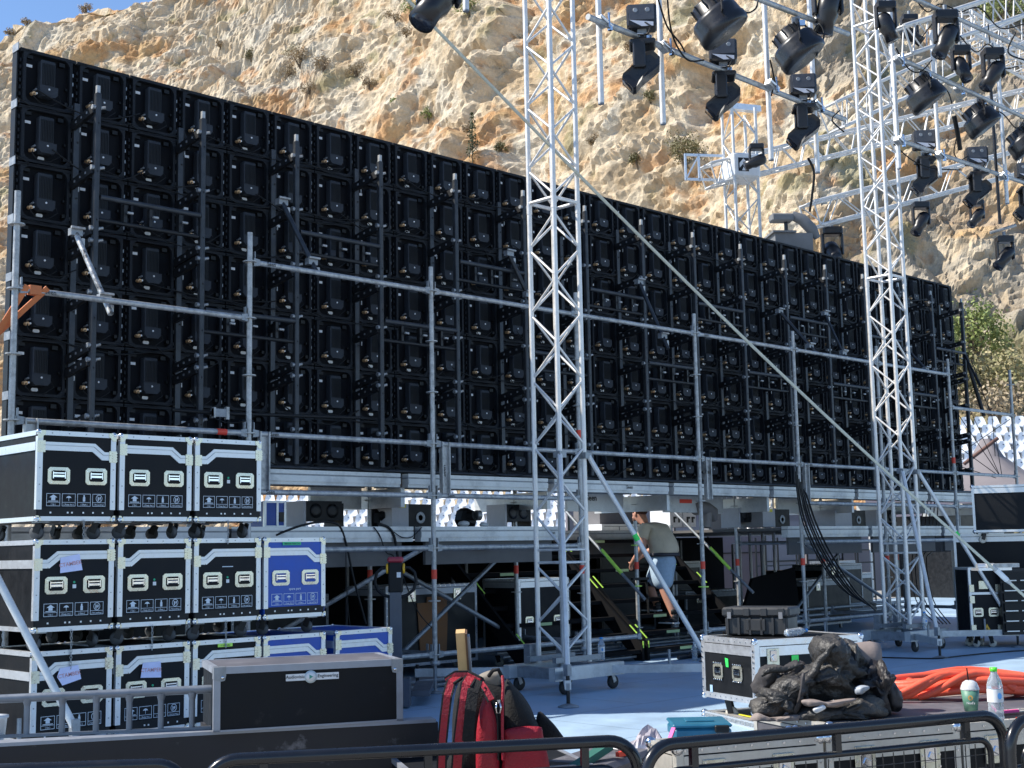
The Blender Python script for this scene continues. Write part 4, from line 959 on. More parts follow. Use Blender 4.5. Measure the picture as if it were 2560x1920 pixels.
# ---------------- black tarpaulin heap ----------------
TARP=mat('tarpaulin',(.040,.037,.034),.5,0,.35,5,bump=1.0,bscale=26,rvar=.15,col2=(.10,.09,.075),c2scale=5,c2lo=.5,c2hi=.72)
TARPS=mat('tarpaulin_sheen',(.022,.019,.02),.5,0,.2,5,bump=.8,bscale=18)
TAUPE=mat('taupe_cloth',(.24,.195,.175),.75,0,.12,5,bump=.3,bscale=14)
tc0=PZ(2065,1800,ztop)+V(.12,.12,0)
DT=(tc0-CAM).dot(FW)
def spl(o,n=5):
    r=[];N=len(o)
    for i in range(N):
        p0,p1,p2,p3=[o[(i+k-1)%N] for k in range(4)]
        for j in range(n):
            t=j/n; r.append(tuple(.5*((2*p1[a])+(-p0[a]+p2[a])*t+(2*p0[a]-5*p1[a]+4*p2[a]-p3[a])*t*t+(-p0[a]+3*p1[a]-3*p2[a]+p3[a])*t**3) for a in (0,1)))
    return r
def fold(name,outline,th,m,dd,seed,parent,amp=.02,ang=.6,fq=9,drop=0):
    """one bulging fold of sheet: outline in sight directions at distance DT+dd, thickness th, creased"""
    o=spl(outline); P=[PD(x,y,DT+dd)-tc0 for x,y in o]; N=len(P); c=sum(P,V(0,0,0))/N; n=20; vs=[]
    for k in range(n+1):
        a=math.pi*k/n; sc_=math.sin(a)**.72; off=-math.cos(a)*th/2
        for p in P: q=c+(p-c)*sc_+eyh*off; vs.append((q.x,q.y,q.z))
    A=np.array(vs); X=A@np.array(exh); Z=A[:,2]; Y=A@np.array(eyh)
    L=np.stack([X*5,Z*5,Y*5],1); w1_=fbm(L+seed,seed,3)-.5
    tt=(X*math.cos(ang)+Z*math.sin(ang))*fq+w1_*3.2; cr=np.abs(tt-np.floor(tt)-.5)*2
    fc,_=facets(L*1.3+w1_[:,None],seed+3)
    cr2=np.abs((tt*1.9+w1_*3)-np.floor(tt*1.9+w1_*3)-.5)*2
    d_=amp*2.0*((1-cr**1.1)-.5)+amp*1.1*((1-cr2)-.5)+fc*amp*1.3+w1_*amp*1.2
    ctr=np.array(c); dirn=A-ctr; dirn/=np.maximum(np.linalg.norm(dirn,axis=1),1e-6)[:,None]
    A=A+dirn*d_[:,None]; A[:,2]=np.maximum(A[:,2],.003)
    b=MB(m); b.add(A.tolist(),[[i*N+k,i*N+(k+1)%N,(i+1)*N+(k+1)%N,(i+1)*N+k] for i in range(n) for k in range(N)],m,True); return b.build(name,parent)
t=thing('tarpaulin_heap','crumpled heap of black plastic tarpaulin on the front road cases','tarpaulin',tc0)
TSOFT=mat('tarpaulin_matt',(.045,.04,.04),.6,0,.25,5,bump=.4,bscale=9)
fold('back_fold',[(1893,1715),(1905,1672),(1935,1668),(1965,1668),(1995,1652),(2015,1668),(2010,1700),(1960,1730),(1915,1740)],.16,TSOFT,.10,3,t,.018,.3,12)
fold('hood_fold',[(1985,1745),(1995,1700),(2030,1655),(2046,1618),(2085,1605),(2118,1608),(2140,1640),(2142,1690),(2135,1745),(2070,1756)],.30,TARP,.06,5,t,.030,1.2,8)
fold('arc_fold',[(2080,1625),(2098,1603),(2128,1610),(2158,1640),(2176,1668),(2172,1720),(2150,1745),(2120,1740),(2115,1670)],.26,TARP,.14,7,t,.025,-.9,8)
fold('left_roll',[(1880,1785),(1884,1752),(1905,1728),(1950,1706),(1995,1690),(2022,1686),(2028,1712),(2012,1742),(1985,1768),(1950,1786),(1910,1797)],.20,TARP,-.06,11,t,.020,.5,9)
fold('strap_fold',[(1990,1765),(1998,1720),(2003,1690),(2012,1690),(2012,1730),(2004,1765),(1985,1790),(1965,1800)],.06,TSOFT,-.15,13,t,.008,1.3,10)
fold('dark_fold',[(2140,1700),(2160,1672),(2190,1664),(2206,1676),(2200,1705),(2190,1745),(2165,1765),(2140,1745)],.2,TARPS,.04,17,t,.03,.8,9)
fold('right_fold',[(2185,1690),(2203,1662),(2218,1676),(2222,1706),(2212,1745),(2222,1785),(2195,1795),(2178,1770),(2188,1730)],.14,TARPS,-.02,19,t,.02,1.4,9)
fold('end_lump',[(2206,1700),(2230,1700),(2247,1722),(2248,1755),(2232,1778),(2212,1770),(2206,1735)],.2,TSOFT,.06,23,t,.012,.9,9)
fold('lower_fold',[(1968,1796),(1998,1768),(2060,1762),(2120,1752),(2165,1742),(2200,1762),(2205,1790),(2150,1803),(2060,1806),(1990,1806)],.2,TARP,-.10,29,t,.022,.2,8)
fold('pale_lining',[(2000,1752),(2035,1748),(2080,1756),(2130,1746),(2132,1754),(2085,1768),(2040,1764),(2010,1766)],.08,TAUPE,-.19,31,t,.006,.1,9)
fold('white_strip',[(2030,1772),(2055,1762),(2064,1772),(2040,1785)],.03,WHITE,-.22,37,t,.003)
fold('grey_glove',[(2138,1722),(2150,1712),(2172,1712),(2176,1722),(2160,1734),(2142,1736)],.06,mat('grey_glove',(.35,.38,.42),.5),-.12,41,t,.006)
fold('taupe_edge',[(1880,1795),(1888,1780),(1930,1795),(1990,1785),(2010,1800),(1960,1812),(1900,1812)],.1,TAUPE,-.16,43,t,.01)
for i_,(pp,rr_0) in enumerate((([(2085,1608),(2045,1660),(2012,1720),(1992,1790)],.016),([(2004,1698),(1950,1726),(1900,1768)],.018),([(1903,1690),(1925,1674),(1965,1674),(2006,1660)],.013),([(2050,1768),(2120,1757),(2205,1772)],.014),([(1960,1712),(1985,1740),(1990,1768)],.012))):
    L_=[PD(x,y,DT-.09+.03*(i_%3))-tc0 for x,y in pp]; Q_=[]
    for a_,c_ in zip(L_[:-1],L_[1:]): Q_+=[a_+(c_-a_)*(j/4)+exh*random.uniform(-.006,.006) for j in range(4)]
    Q_.append(L_[-1]); b=MB(TARP); b.path(Q_,rr_0,TARP,8,radii=[rr_0*(.35+.9*math.sin(math.pi*min(1,(k_+.6)/len(Q_)))) for k_ in range(len(Q_))]); b.build('crease_fold',t)
b=MB(TAUPE); q=PD(2150,1648,DT+.16)-tc0
b.path([q+exh*(-.14)+V(0,0,-.02),q+exh*(-.06)+V(0,0,.0),q+exh*(.05)+V(0,0,.005),q+exh*(.085)+V(0,0,.0),q+exh*.088],.07,TAUPE,22,radii=[.06,.075,.080,.076,.03]); b.build('rolled_cloth',t)
# ---------------- backpack ----------------
NYB=mat('nylon_black',(.005,.005,.006),.85,0,.25,10,bump=.3,bscale=120); NYR=mat('nylon_red',(.30,.005,.018),.55,0,.18,8,bump=.35,bscale=90); TAN=mat('tan_lining',(.23,.20,.16),.8)
D=5.25; bp0=PD(1240,1925,D); bt=thing('backpack','red and black backpack with shoulder straps, standing behind the middle barrier','backpack',bp0)
ex_=exh; ey_=eyh
def W(px,py,dd=0): return PD(px,py,D+dd)-bp0
def blob(name,outline,th,m,dd=0,n=14,parent=None,top=None,mid=.55,sub=None):
    """padded panel: outline in picture positions at distance D+dd, inflated to thickness th"""
    P=[W(x,y,dd) for x,y in outline]; c=sum(P,V(0,0,0))/len(P); b=MB(m); N=len(P); rings=[]
    for k in range(n+1):
        a=math.pi*k/n; s=math.sin(a)**.45; o=-math.cos(a)*th/2
        rings.append([c+(p-c)*s+ey_*(o) for p in P])
    vs=[q for r in rings for q in r]; fs=[[i*N+k,i*N+(k+1)%N,(i+1)*N+(k+1)%N,(i+1)*N+k] for i in range(n) for k in range(N)]
    b.add(vs,fs,m,True); return b.build(name,parent or bt)
def smooth(o,n=4):
    r=[]
    N=len(o)
    for i in range(N):
        p0,p1,p2,p3=[o[(i+k-1)%N] for k in range(4)]
        for j in range(n):
            t=j/n; r.append(tuple(.5*((2*p1[a])+(-p0[a]+p2[a])*t+(2*p0[a]-5*p1[a]+4*p2[a]-p3[a])*t*t+(-p0[a]+3*p1[a]-3*p2[a]+p3[a])*t**3) for a in (0,1)))
    return r
blob('body',smooth([(1145,1712),(1180,1690),(1250,1700),(1290,1720),(1325,1765),(1345,1820),(1362,1880),(1372,1960),(1130,1960),(1130,1860),(1132,1780)]),.26,NYB,.13)
blob('front_compartment',smooth([(1262,1705),(1285,1715),(1312,1750),(1335,1790),(1352,1830),(1362,1890),(1372,1960),(1262,1960),(1256,1840)]),.20,NYB,.06)
blob('red_side_panel',smooth([(1216,1735),(1228,1760),(1240,1800),(1245,1850),(1246,1960),(1196,1960),(1190,1850),(1198,1780),(1208,1748)]),.12,NYR,-.03)
blob('red_pocket',smooth([(1268,1822),(1345,1816),(1358,1840),(1372,1960),(1262,1960),(1262,1850)],3),.05,NYR,-.045)
blob('lining',smooth([(1192,1692),(1225,1676),(1252,1680),(1256,1700),(1250,1722),(1225,1730),(1205,1710)],4),.10,TAN,.1)
def ribbon(name,pts,w,m,edge=None,dd=0,th=.012):
    P=[W(x,y,d) for x,y,d in pts]; b=MB(m,edge or m); 
    for i in range(len(P)-1):
        a,c=P[i],P[i+1]; d=(c-a).normalized(); s=ex_ if abs(d.dot(ex_))<.8 else V(0,0,1); s=(s-d*s.dot(d)).normalized(); n=s.cross(d)
        a=a-d*.004;c=c+d*.004
        for lo,hi,mm,q in ((-w/2,w/2,m,0),(-w/2-.007,-w/2,edge or m,-.001),(w/2,w/2+.007,edge or m,-.001)):
            vs=[a+s*lo-n*th/2,a+s*hi-n*th/2,a+s*hi+n*th/2,a+s*lo+n*th/2,c+s*lo-n*th/2,c+s*hi-n*th/2,c+s*hi+n*th/2,c+s*lo+n*th/2]
            b.add(vs,[[0,1,2,3],[4,7,6,5],[0,4,5,1],[1,5,6,2],[2,6,7,3],[3,7,4,0]],mm)
    return b.build(name,bt)
ribbon('shoulder_strap',[(1150,1690,-.02),(1128,1705,-.06),(1118,1740,-.09),(1112,1790,-.1),(1106,1850,-.1),(1104,1930,-.08)],.026,NYR,NYB)
ribbon('shoulder_strap',[(1180,1690,-.03),(1166,1712,-.07),(1160,1750,-.10),(1154,1800,-.11),(1148,1850,-.11),(1142,1930,-.08)],.034,NYR,NYB)
ribbon('padded_strap',[(1196,1695,-.04),(1182,1730,-.09),(1176,1775,-.12),(1172,1820,-.12),(1166,1880,-.1)],.030,NYB,NYB)
ribbon('top_band',[(1118,1702,-.03),(1140,1688,-.03),(1170,1688,-.03),(1198,1702,-.05),(1215,1725,-.08),(1228,1748,-.10)],.022,NYR,NYB)
b=MB(NYR,BLKP); b.path([W(1256,1690,-.04),W(1258,1715,-.07),W(1256,1760,-.09),W(1256,1820,-.1),W(1258,1900,-.1)],.006,NYR,8); b.path([W(1212,1718,-.08),W(1225,1740,-.09),W(1238,1765,-.1),W(1244,1800,-.1),W(1246,1900,-.09)],.004,BLKP,6); b.build('piping',bt)
b=MB(CHR); p=W(1246,1770,-.11); b.path([p+V(0,0,.02)+ex_*.006,p+ex_*.010,p+V(0,0,-.02)+ex_*.006,p+V(0,0,-.02)-ex_*.006,p-ex_*.010,p+V(0,0,.02)-ex_*.006],.0035,CHR,6,closed=True); b.box(p+V(0,0,.025),(.014,.008,.012),CHR); b.build('zip_pull',bt)
b=MB(NYB); b.path([W(1222,1690,.02),W(1232,1676,0),W(1246,1674,0),W(1254,1690,.02)],.008,NYB,8); b.build('carry_handle',bt)
blob('hip_belt',smooth([(1345,1780),(1375,1800),(1400,1830),(1408,1850),(1370,1870),(1340,1850)],4),.06,NYB,.1)
bt2=bp0
# low case it stands on
b=MB(CBLK,GREYE); 
tl=roadcase('low_case','low black case under the backpack, mostly hidden by the barrier','case',(bp0.x-.30,bp0.y+.16,-.45),-.5,.75,.5,bp0.z+.45,0,0,CBLK,GREYE,False,ledge=.02,rivets=False)
# timber level sticking out behind it
TIM=mat('pine',(.62,.40,.18),.6,0,.12,6,col2=(.5,.3,.13),c2scale=3); b=MB(TIM,GREYE,RED,mat('brown_edge',(.12,.06,.03),.6))
a=PD(1163,1730,5.55);c=PD(1152,1573,5.5); L=(c-a); d=L.normalized(); s=(ex_-d*ex_.dot(d)).normalized(); n=s.cross(d)
def obx(b,o,dx,dz,lo,hi,th,m): 
    vs=[o+dx*lo+n*0,o+dx*hi,o+dx*hi+n*th,o+dx*lo+n*th]; vs=vs+[q+dz for q in vs]; b.add(vs,[[3,2,1,0],[4,5,6,7],[0,1,5,4],[1,2,6,5],[2,3,7,6],[3,0,4,7]],m)
obx(b,V(0,0,0),s,L,-.02,.018,.045,TIM); obx(b,V(0,0,0),s,L*.99,.0182,.026,.05,b.mats[3]); obx(b,V(0,0,0)+n*.01,s,L*.93,.0262,.036,.03,GREYE)
b.box(L*.30-n*.002-s*.002,(.012,.004,.02),RED); b.box(L*.42-n*.002-s*.001,(.012,.004,.03),RED)
o=b.build('timber_batten',None,a); tag(o,'upright pale wooden batten with red pencil marks behind the backpack','batten')
# blue tool case and wrapped bits behind the gap between the barriers
TBL=mat('tool_case_blue',(.012,.12,.20),.5); p=PZ(1690,1850,.0)+V(.0,.0,0)
q0=PZ(1685,1832,.06); t=thing('tool_case','flat blue plastic tool case on the floor left of the wheeled flight case','tool case',V(q0.x,q0.y,0),fr(PZ(1685,1832,.06),PZ(1790,1830,.06)))
b=MB(TBL,BLKP); b.box((.20,.22,.045),(.40,.40,.085),TBL,None,.02); b.build('body',t); b=MB(TBL); b.box((.20,.22,.10),(.41,.41,.024),TBL,None,.01); b.box((.2,.2,.116),(.2,.12,.012),TBL,None,.005); b.build('lid',t)
b=MB(BLKP); b.box((.33,.0,.08),(.1,.03,.05),BLKP,None,.008); b.build('latch',t)
q0=PZ(1610,1880,.02); PLW=mat('clear_wrap',(.6,.55,.58),.2,0,.1,5,trans=.3); b=MB(PLW,mat('magenta_wrap',(.6,.03,.3),.4),TOPG)
rr=random.Random(9)
n_=16; gx,gy=np.meshgrid(np.linspace(-1,1,n_),np.linspace(-1,1,n_)); gx=gx.ravel();gy=gy.ravel(); Pn_=np.stack([gx*2.2,gy*2.2,0*gx],1); fc_,_e=facets(Pn_*1.3,5); hz_=np.maximum(0,.06*(1-gx**2)*(1-gy**2)+fc_*.06*(1-gx**4)*(1-gy**4))
b.add([(a*.15+c*.2,d_*.10,c) for a,d_,c in zip(gx,gy,hz_)],[[i*n_+j,i*n_+j+1,(i+1)*n_+j+1,(i+1)*n_+j] for i in range(n_-1) for j in range(n_-1)],PLW)
b.bar((-.06,-.13,-.02),(.05,-.11,.10),.02,.008,b.mats[1]); o=b.build('plastic_wrap',None,PD(1624,1872,6.2)); tag(o,'crumpled clear and magenta plastic wrap between two barriers','plastic wrap')
b=MB(TOPG,mat('dark_green_cloth',(.02,.12,.09),.7),WHITE,RED); b.box((0,0,.0),(.5,.3,.06),TOPG,Matrix.Rotation(.3,3,'Z'),.02); b.box((-.16,-.1,.05),(.22,.05,.03),b.mats[1],Matrix.Rotation(-.3,3,'Y')); b.box((.02,-.1,.06),(.08,.05,.03),WHITE,Matrix.Rotation(.5,3,'Y')); b.box((-.02,-.14,.05),(.05,.02,.02),RED)
o=b.build('tool_bundle',None,PD(1500,1905,5.6)); tag(o,'grey bag with dark green cloth behind the barrier rail','tool bundle')
# ---------------- stairs ----------------
SB=mat('stair_black',(.008,.008,.009),.85,0,.2,8,spec=.12); LIMEP=mat('pale_lime',(.42,.55,.28),.6)
def stairs(u0,u1,label):
    t=thing('stairs',label,'stairs',(u0,10.3,0),0,'black stage stairs under the video wall'); W_=u1-u0; n=8; run=1.62; H=1.5
    for i in range(n):
        b=MB(SB,LIMEP); z=H*(i+.7)/n; y=run*i/n+.02; b.bb((.04,y,z-.03),(W_-.04,y+.2,z)); b.bb((.04,y-.0,z-.045),(W_-.04,y+.02,z-.03))
        if i in (0,1,2,5,7): b.bb((W_*.30,y-.003,z-.042),(W_*.42,y-.0002,z-.008),LIMEP); 
        b.build('tread',t)
    for x in (0,W_-.04):
        b=MB(SB,LIME); b.prism([(0,0),(.12,0),(.16,.06),(run+.05,H-.08),(run+.05,H+.04),(run-.1,H+.0),(0,.19)],(x,0,.0),(0,1,0),(0,0,1),(.04,0,0),SB)
        b.build('stringer',t)
        b=MB(LIME); d=V(0,run,H-.1)
        for s0,s1 in ((0.02,.13),(.44,.54),(.76,.86)): b.bar(V(x+.02,-.012,.232)+d*s0,V(x+.02,-.012,.232)+d*s1,.018,.006,LIME)
        b.box((x+.02,-.004,.19),(.016,.006,.08),LIME); b.build('lime_tape',t)
    b=MB(GALVD,LIME); b.tube((W_-.02,-.05,.72),(W_-.02,run,H+.66),.02,GALVD,8); b.tube((W_-.02,.3,1.02),(W_-.02,.62,1.31),.0225,LIME,8); b.build('handrail',t)
    for i in range(5):
        b=MB(GALVD); b.tube((.0,.1+i*.1,.05+i*.035),(W_,.1+i*.1,.05+i*.035),.018,GALVD,6); b.build('cross_bar',t)
    return t
stairs(10.15,12.08,'left flight of black stage stairs with lime tape marks, empty')
stairs(12.14,14.25,'right flight of black stage stairs with the man climbing it')
standard(sc,13.82,11.25,0,1.62,[1.36,1.1,.86],GALV,limes=(1.36,1.1,.86),jack=True)
# ---------------- the man ----------------
def skin(name,V_,E,Rr,m,parent,sub=2,root=0,smooth=True):
    me=bpy.data.meshes.new(name); me.from_pydata([tuple(v) for v in V_],E,[]); o=bpy.data.objects.new(name,me); S.collection.objects.link(o)
    md=o.modifiers.new('skin','SKIN'); md.use_smooth_shade=True; md.branch_smoothing=.6
    if not me.skin_vertices: bpy.context.view_layer.update()
    for i,r in enumerate(Rr): 
        me.skin_vertices[0].data[i].radius=(r,r) if not isinstance(r,tuple) else r
    me.skin_vertices[0].data[root].use_root=True
    s=o.modifiers.new('sub','SUBSURF'); s.levels=sub; s.render_levels=sub
    ev=bpy.data.meshes.new_from_object(o.evaluated_get(bpy.context.evaluated_depsgraph_get())); ev.materials.clear(); ev.materials.append(m)
    for p in ev.polygons: p.use_smooth=True
    n=bpy.data.objects.new(name,ev); S.collection.objects.link(n); n.parent=parent; bpy.data.objects.remove(o); bpy.data.meshes.remove(me); return n
MU=13.2
man=thing('person','man in a beige t-shirt, denim shorts and dark trainers bending forward up the stairs','person',(MU,10.9,.39))
def m_(du,v,z): return V(du,v-10.9,z-.39)
SK=mat('skin',(.50,.25,.17),.55,0,.06,20); SHIRT=mat('shirt_beige',(.60,.50,.36),.85,0,.08,12,bump=.3,bscale=25); DEN=mat('denim',(.34,.45,.56),.85,0,.12,25); BELT=mat('belt',(.03,.03,.04),.5); HAIR=mat('hair_brown',(.07,.03,.018),.8); SHOE=mat('shoe',(.03,.03,.032),.6)
pel=m_(0,10.88,1.14); wa=m_(0,10.87,1.27); ch=m_(0,10.96,1.46); sh=m_(0,11.08,1.585); nk=m_(0,11.16,1.635); hd0=m_(0,11.225,1.69); hd=m_(0,11.275,1.765); hdt=m_(0,11.30,1.83)
sL=m_(-.19,11.07,1.57); eL=m_(-.25,11.02,1.31); wL=m_(-.17,11.24,1.17); hL=m_(-.14,11.30,1.12)
sR=m_(.19,11.09,1.57); eR=m_(.24,11.20,1.33); wR=m_(.12,11.36,1.22); hR=m_(.09,11.40,1.18)
hpL=m_(-.10,10.86,1.09); kL=m_(-.11,10.80,.80); aL=m_(-.10,10.66,.47); 
hpR=m_(.10,10.92,1.09); kR=m_(.11,11.24,.86); aR=m_(.11,11.12,.60)
pts=[pel,wa,ch,sh,nk,hd0,hd,hdt,sL,eL,wL,hL,sR,eR,wR,hR,hpL,kL,aL,hpR,kR,aR]
E_=[(0,1),(1,2),(2,3),(3,4),(4,5),(5,6),(6,7),(3,8),(8,9),(9,10),(10,11),(3,12),(12,13),(13,14),(14,15),(0,16),(16,17),(17,18),(0,19),(19,20),(20,21)]
R_=[.15,.15,.16,.12,.068,.075,.10,.075,.072,.055,.036,.038,.072,.055,.036,.038,.10,.072,.048,.10,.072,.048]
# ankles to feet
pts+=[m_(-.10,10.68,.42),m_(-.10,10.82,.40)]; E_+=[(18,22),(22,23)]; R_+=[.045,.035]
pts+=[m_(.11,11.13,.555),m_(.11,11.27,.535)]; E_+=[(21,24),(24,25)]; R_+=[.045,.035]
for base,hp,sd in ((11,hL,-1),(15,hR,-1)):
    for i in range(5):
        o=len(pts); sp=(i-2)*.017; l=[.05,.07,.075,.07,.055][i]
        if i==0: a=hp+V(.02*sd,.02,.01); c=a+V(.02*sd*-1,.035,.015)
        else: a=hp+V(sp,.03,-.035); c=hp+V(sp*1.1,.02,-.035-l*.7)
        pts+=[a,c]; E_+=[(base,o),(o,o+1)]; R_+=[.0095,.008]
skin('body',pts,E_,R_,SK,man)
# nose, ears, hair, beard
b=MB(SK); f=(hd-hd0).normalized(); fwd=V(0,1,-.35).normalized(); b.sphere(hd+fwd*.098+V(0,0,-.01),.018,SK,8,(.8,1.3,1.2)); 
for s in(-1,1): b.sphere(hd+V(s*.088,-.01,.0),.026,SK,8,(.35,.8,1.2))
b.build('face',man)
b=MB(HAIR); b.sphere(hd+V(0,-.018,.045),.098,HAIR,14,(.98,1.08,.82)); b.build('hair',man)
b=MB(HAIR); b.sphere(hd+V(0,.060,-.075),.05,HAIR,10,(1.0,.8,.7)); b.build('beard',man)
sp=[m_(0,10.86,1.17),m_(0,10.86,1.34),m_(0,10.95,1.48),m_(0,11.07,1.585),m_(0,11.12,1.615),m_(-.18,11.06,1.57),m_(-.235,11.04,1.40),m_(.18,11.08,1.57),m_(.235,11.14,1.42)]
skin('t_shirt',sp,[(0,1),(1,2),(2,3),(3,4),(3,5),(5,6),(3,7),(7,8)],[.205,.21,.215,.175,.09,.11,.10,.11,.10],SHIRT,man)
skin('shorts',[m_(0,10.86,1.30),m_(0,10.88,1.13),m_(-.105,10.84,1.02),m_(-.115,10.80,.77),m_(.105,11.0,1.02),m_(.115,11.21,.83)],[(0,1),(1,2),(2,3),(1,4),(4,5)],[.20,.215,.165,.15,.165,.15],DEN,man)
b=MB(BELT); b.lathe([(.192,-.022),(.200,-.02),(.200,.02),(.192,.022)],m_(0,10.86,1.235),Matrix.Diagonal((1,.95,1)),BELT,20,caps=False); b.build('belt',man)
for c,dy in ((m_(-.10,10.75,.40),0),(m_(.11,11.20,.54),0)):
    b=MB(SHOE,WHITE); b.box(c+V(0,.0,.02),(.095,.27,.07),SHOE,None,.025); b.box(c+V(0,-.08,.06),(.085,.11,.06),SHOE,None,.02); b.box(c+V(0,0,-.022),(.1,.28,.018),WHITE,None,.006); b.build('shoe',man)
b=MB(BLKP); b.lathe([(.046,-.03),(.05,-.028),(.05,.028),(.046,.03)],m_(-.10,10.665,.52),None,BLKP,12,caps=False); b.build('sock',man)
# hanging strap on the post beside him
b=MB(BLKP); b.box((0,0,0),(.30,.04,.03),BLKP); b.bar((.12,0,0),(.14,0,-.42),.03,.008,BLKP,(1,0,0)); o=b.build('webbing_strap',None,PV(1600,1447,10.66)); tag(o,'black webbing strap tied to the scaffold post beside the man','strap')
# ---------------- pallet truck handle ----------------
pj=V(7.27,9.0,0); t=thing('pallet_truck','upright handle of a pallet truck with red top and yellow knobs behind the cases','pallet truck',pj)
DG=mat('dark_grey_paint',(.10,.11,.13),.45,.2); YEL=mat('yellow_knob',(.75,.42,.02),.4); REDP=mat('red_plastic',(.35,.03,.05),.4)
rzj=-.75; t.rotation_euler=(0,0,rzj)
b=MB(DG); b.bb((-.05,-.03,.25),(.05,.03,.98),DG); b.build('mast',t)
b=MB(BLKP,REDP,WHITE); b.box((0,0,1.11),(.125,.07,.27),BLKP,None,.012); b.box((0,0,1.26),(.14,.085,.05),REDP,None,.015); b.box((.03,-.037,1.13),(.035,.003,.045),WHITE); b.build('control_head',t)
for s in(-1,1):
    b=MB(BLKP); b.path([V(s*.05,0,1.19),V(s*.12,0,1.19),V(s*.165,0,1.15),V(s*.18,0,1.07),V(s*.155,0,1.0),V(s*.10,0,.955),V(s*.03,0,.935)],.014,BLKP,8); b.build('grip',t)
    b=MB(YEL); b.lathe([(0,-.01),(.045,-.008),(.045,.008),(0,.01)],(s*.072,0,1.185),Matrix.Rotation(math.pi/2,3,'Y'),YEL,12); b.build('knob',t)
b=MB(DG,RUBBER); b.bb((-.12,-.1,.02),(.12,.12,.25),DG); b.build('base',t)
for s in(-1,1): b=MB(DG); b.bb((s*.2-.08,.1,.08),(s*.2+.08,1.0,.13),DG); b.build('fork',t)
# ---------------- cases under the deck ----------------
p0=PZ(1300,1646,.12); 
roadcase('road_case','tall black road case with two handles under the deck, behind the middle truss tower','road case',(p0.x,p0.y,0),0,.82,.6,.86,.10,.14,CBLK,EXT,False,(),((.16,.52),(.62,.52)),casters=True)
p0=PZ(1165,1630,.1); t=roadcase('road_case','large dark case with a brown paper sheet hanging on it, under the deck','road case',(8.75,11.0,0),0,1.3,.7,.85,.1,.12,BLKP,GREYE,False,(.35,1.0),())
b=MB(mat('brown_card',(.20,.09,.035),.8)); b.prism([(.42,.78),(.55,.78),(.56,.84),(.84,.84),(.85,.6),(.83,.22),(.46,.22),(.44,.5)][::-1],(0,-.012,0),(1,0,0),(0,0,1),(0,.008,0)); b.build('brown_card',t)
for i,(x,y,w_,h_) in enumerate(((5.9,11.3,1.1,.9),(7.25,11.6,1.2,.8),(14.9,11.9,1.3,.6),(17.2,11.4,1.2,.7))):
    roadcase('road_case',('dark road case deep under the deck at the left','dark road case under the deck behind the pallet truck','low dark case under the deck right of the stairs','dark case under the deck behind the right truss tower')[i],'road case',(x,y,0),0,w_,.6,h_,.1,.1,BLKP,GALVD,False,(.3,))
for i,(x,y,w_,h_) in enumerate(((18.9,12.2,1.2,.9),(20.6,13.0,1.4,.7),(16.2,13.2,1.0,1.0),(22.6,14.2,1.2,.9))):
    roadcase('road_case',('dark road case under the deck right of the right truss tower','low dark road case far under the right end of the deck','tall dark road case under the deck behind the drum','dark road case furthest back under the right end of the deck')[i],'road case',(x,y,0),.1*i,w_,.6,h_,.1,.1,BLKP,GALVD,False,(.3,))
# loose tubes lying on the floor under the deck
for i in range(9):
    x=5.6+i*.05; b=MB(GALVD); L=V(3.2+.3*(i%3),.0,0); b.tube((0,0,0),L,.024,GALVD,8); o=b.build('scaffold_tube',None,(6.6+.1*(i%4),10.0+.07*(i%5),.026+.05*(i//5))); tag(o,'spare scaffold tube lying on the floor under the deck behind the pallet truck','tube','spare scaffold tubes piled under the deck')
for i in range(8):
    b=MB(GALVD if i%3 else BLKR); L=V(3.6-.2*(i%3),.1,0); b.tube((0,0,0),L,.024,b.mats[0],8); o=b.build('scaffold_tube',None,(12.4+.2*(i%3),10.05-.06*i,.026+.05*(i%2))); tag(o,'spare scaffold tube in the pile lying in front of the stairs','tube','spare scaffold tubes piled in front of the stairs')
for i in range(7):
    b=MB(GALVD if i%3 else BLKR); L=V(3.9-.2*(i%3),.1,0); b.tube((0,0,0),L,.024,b.mats[0],8); o=b.build('scaffold_tube',None,(16.2+.2*(i%3),11.1+.1*i,.2+.08*(i%3))); tag(o,'spare scaffold tube stacked under the deck behind the right truss tower','tube','spare scaffold tubes under the deck at the right')
# drum and black board right of the stairs
b=MB(mat('drum_grey',(.035,.04,.045),.6),YEL); b.lathe([(0,0),(.42,0),(.42,.86),(.40,.88),(0,.88)],(0,0,0),None,b.mats[0],26); b.box((.1,-.425,.62),(.02,.01,.22),YEL); o=b.build('drum',None,PZ(2010,1550,.0)+V(0,.3,0)); tag(o,'large dark grey drum with a yellow tag under the deck','drum')
b=MB(MATTBLK); b.prism([(0,0),(1.5,0),(1.4,.75),(.35,.62)],(0,0,0),(1,0,0),(0,0,1),(0,.05,0)); o=b.build('black_board',None,PV(1850,1560,11.2)); tag(o,'black cloth-covered board leaning under the deck right of the stairs','board')
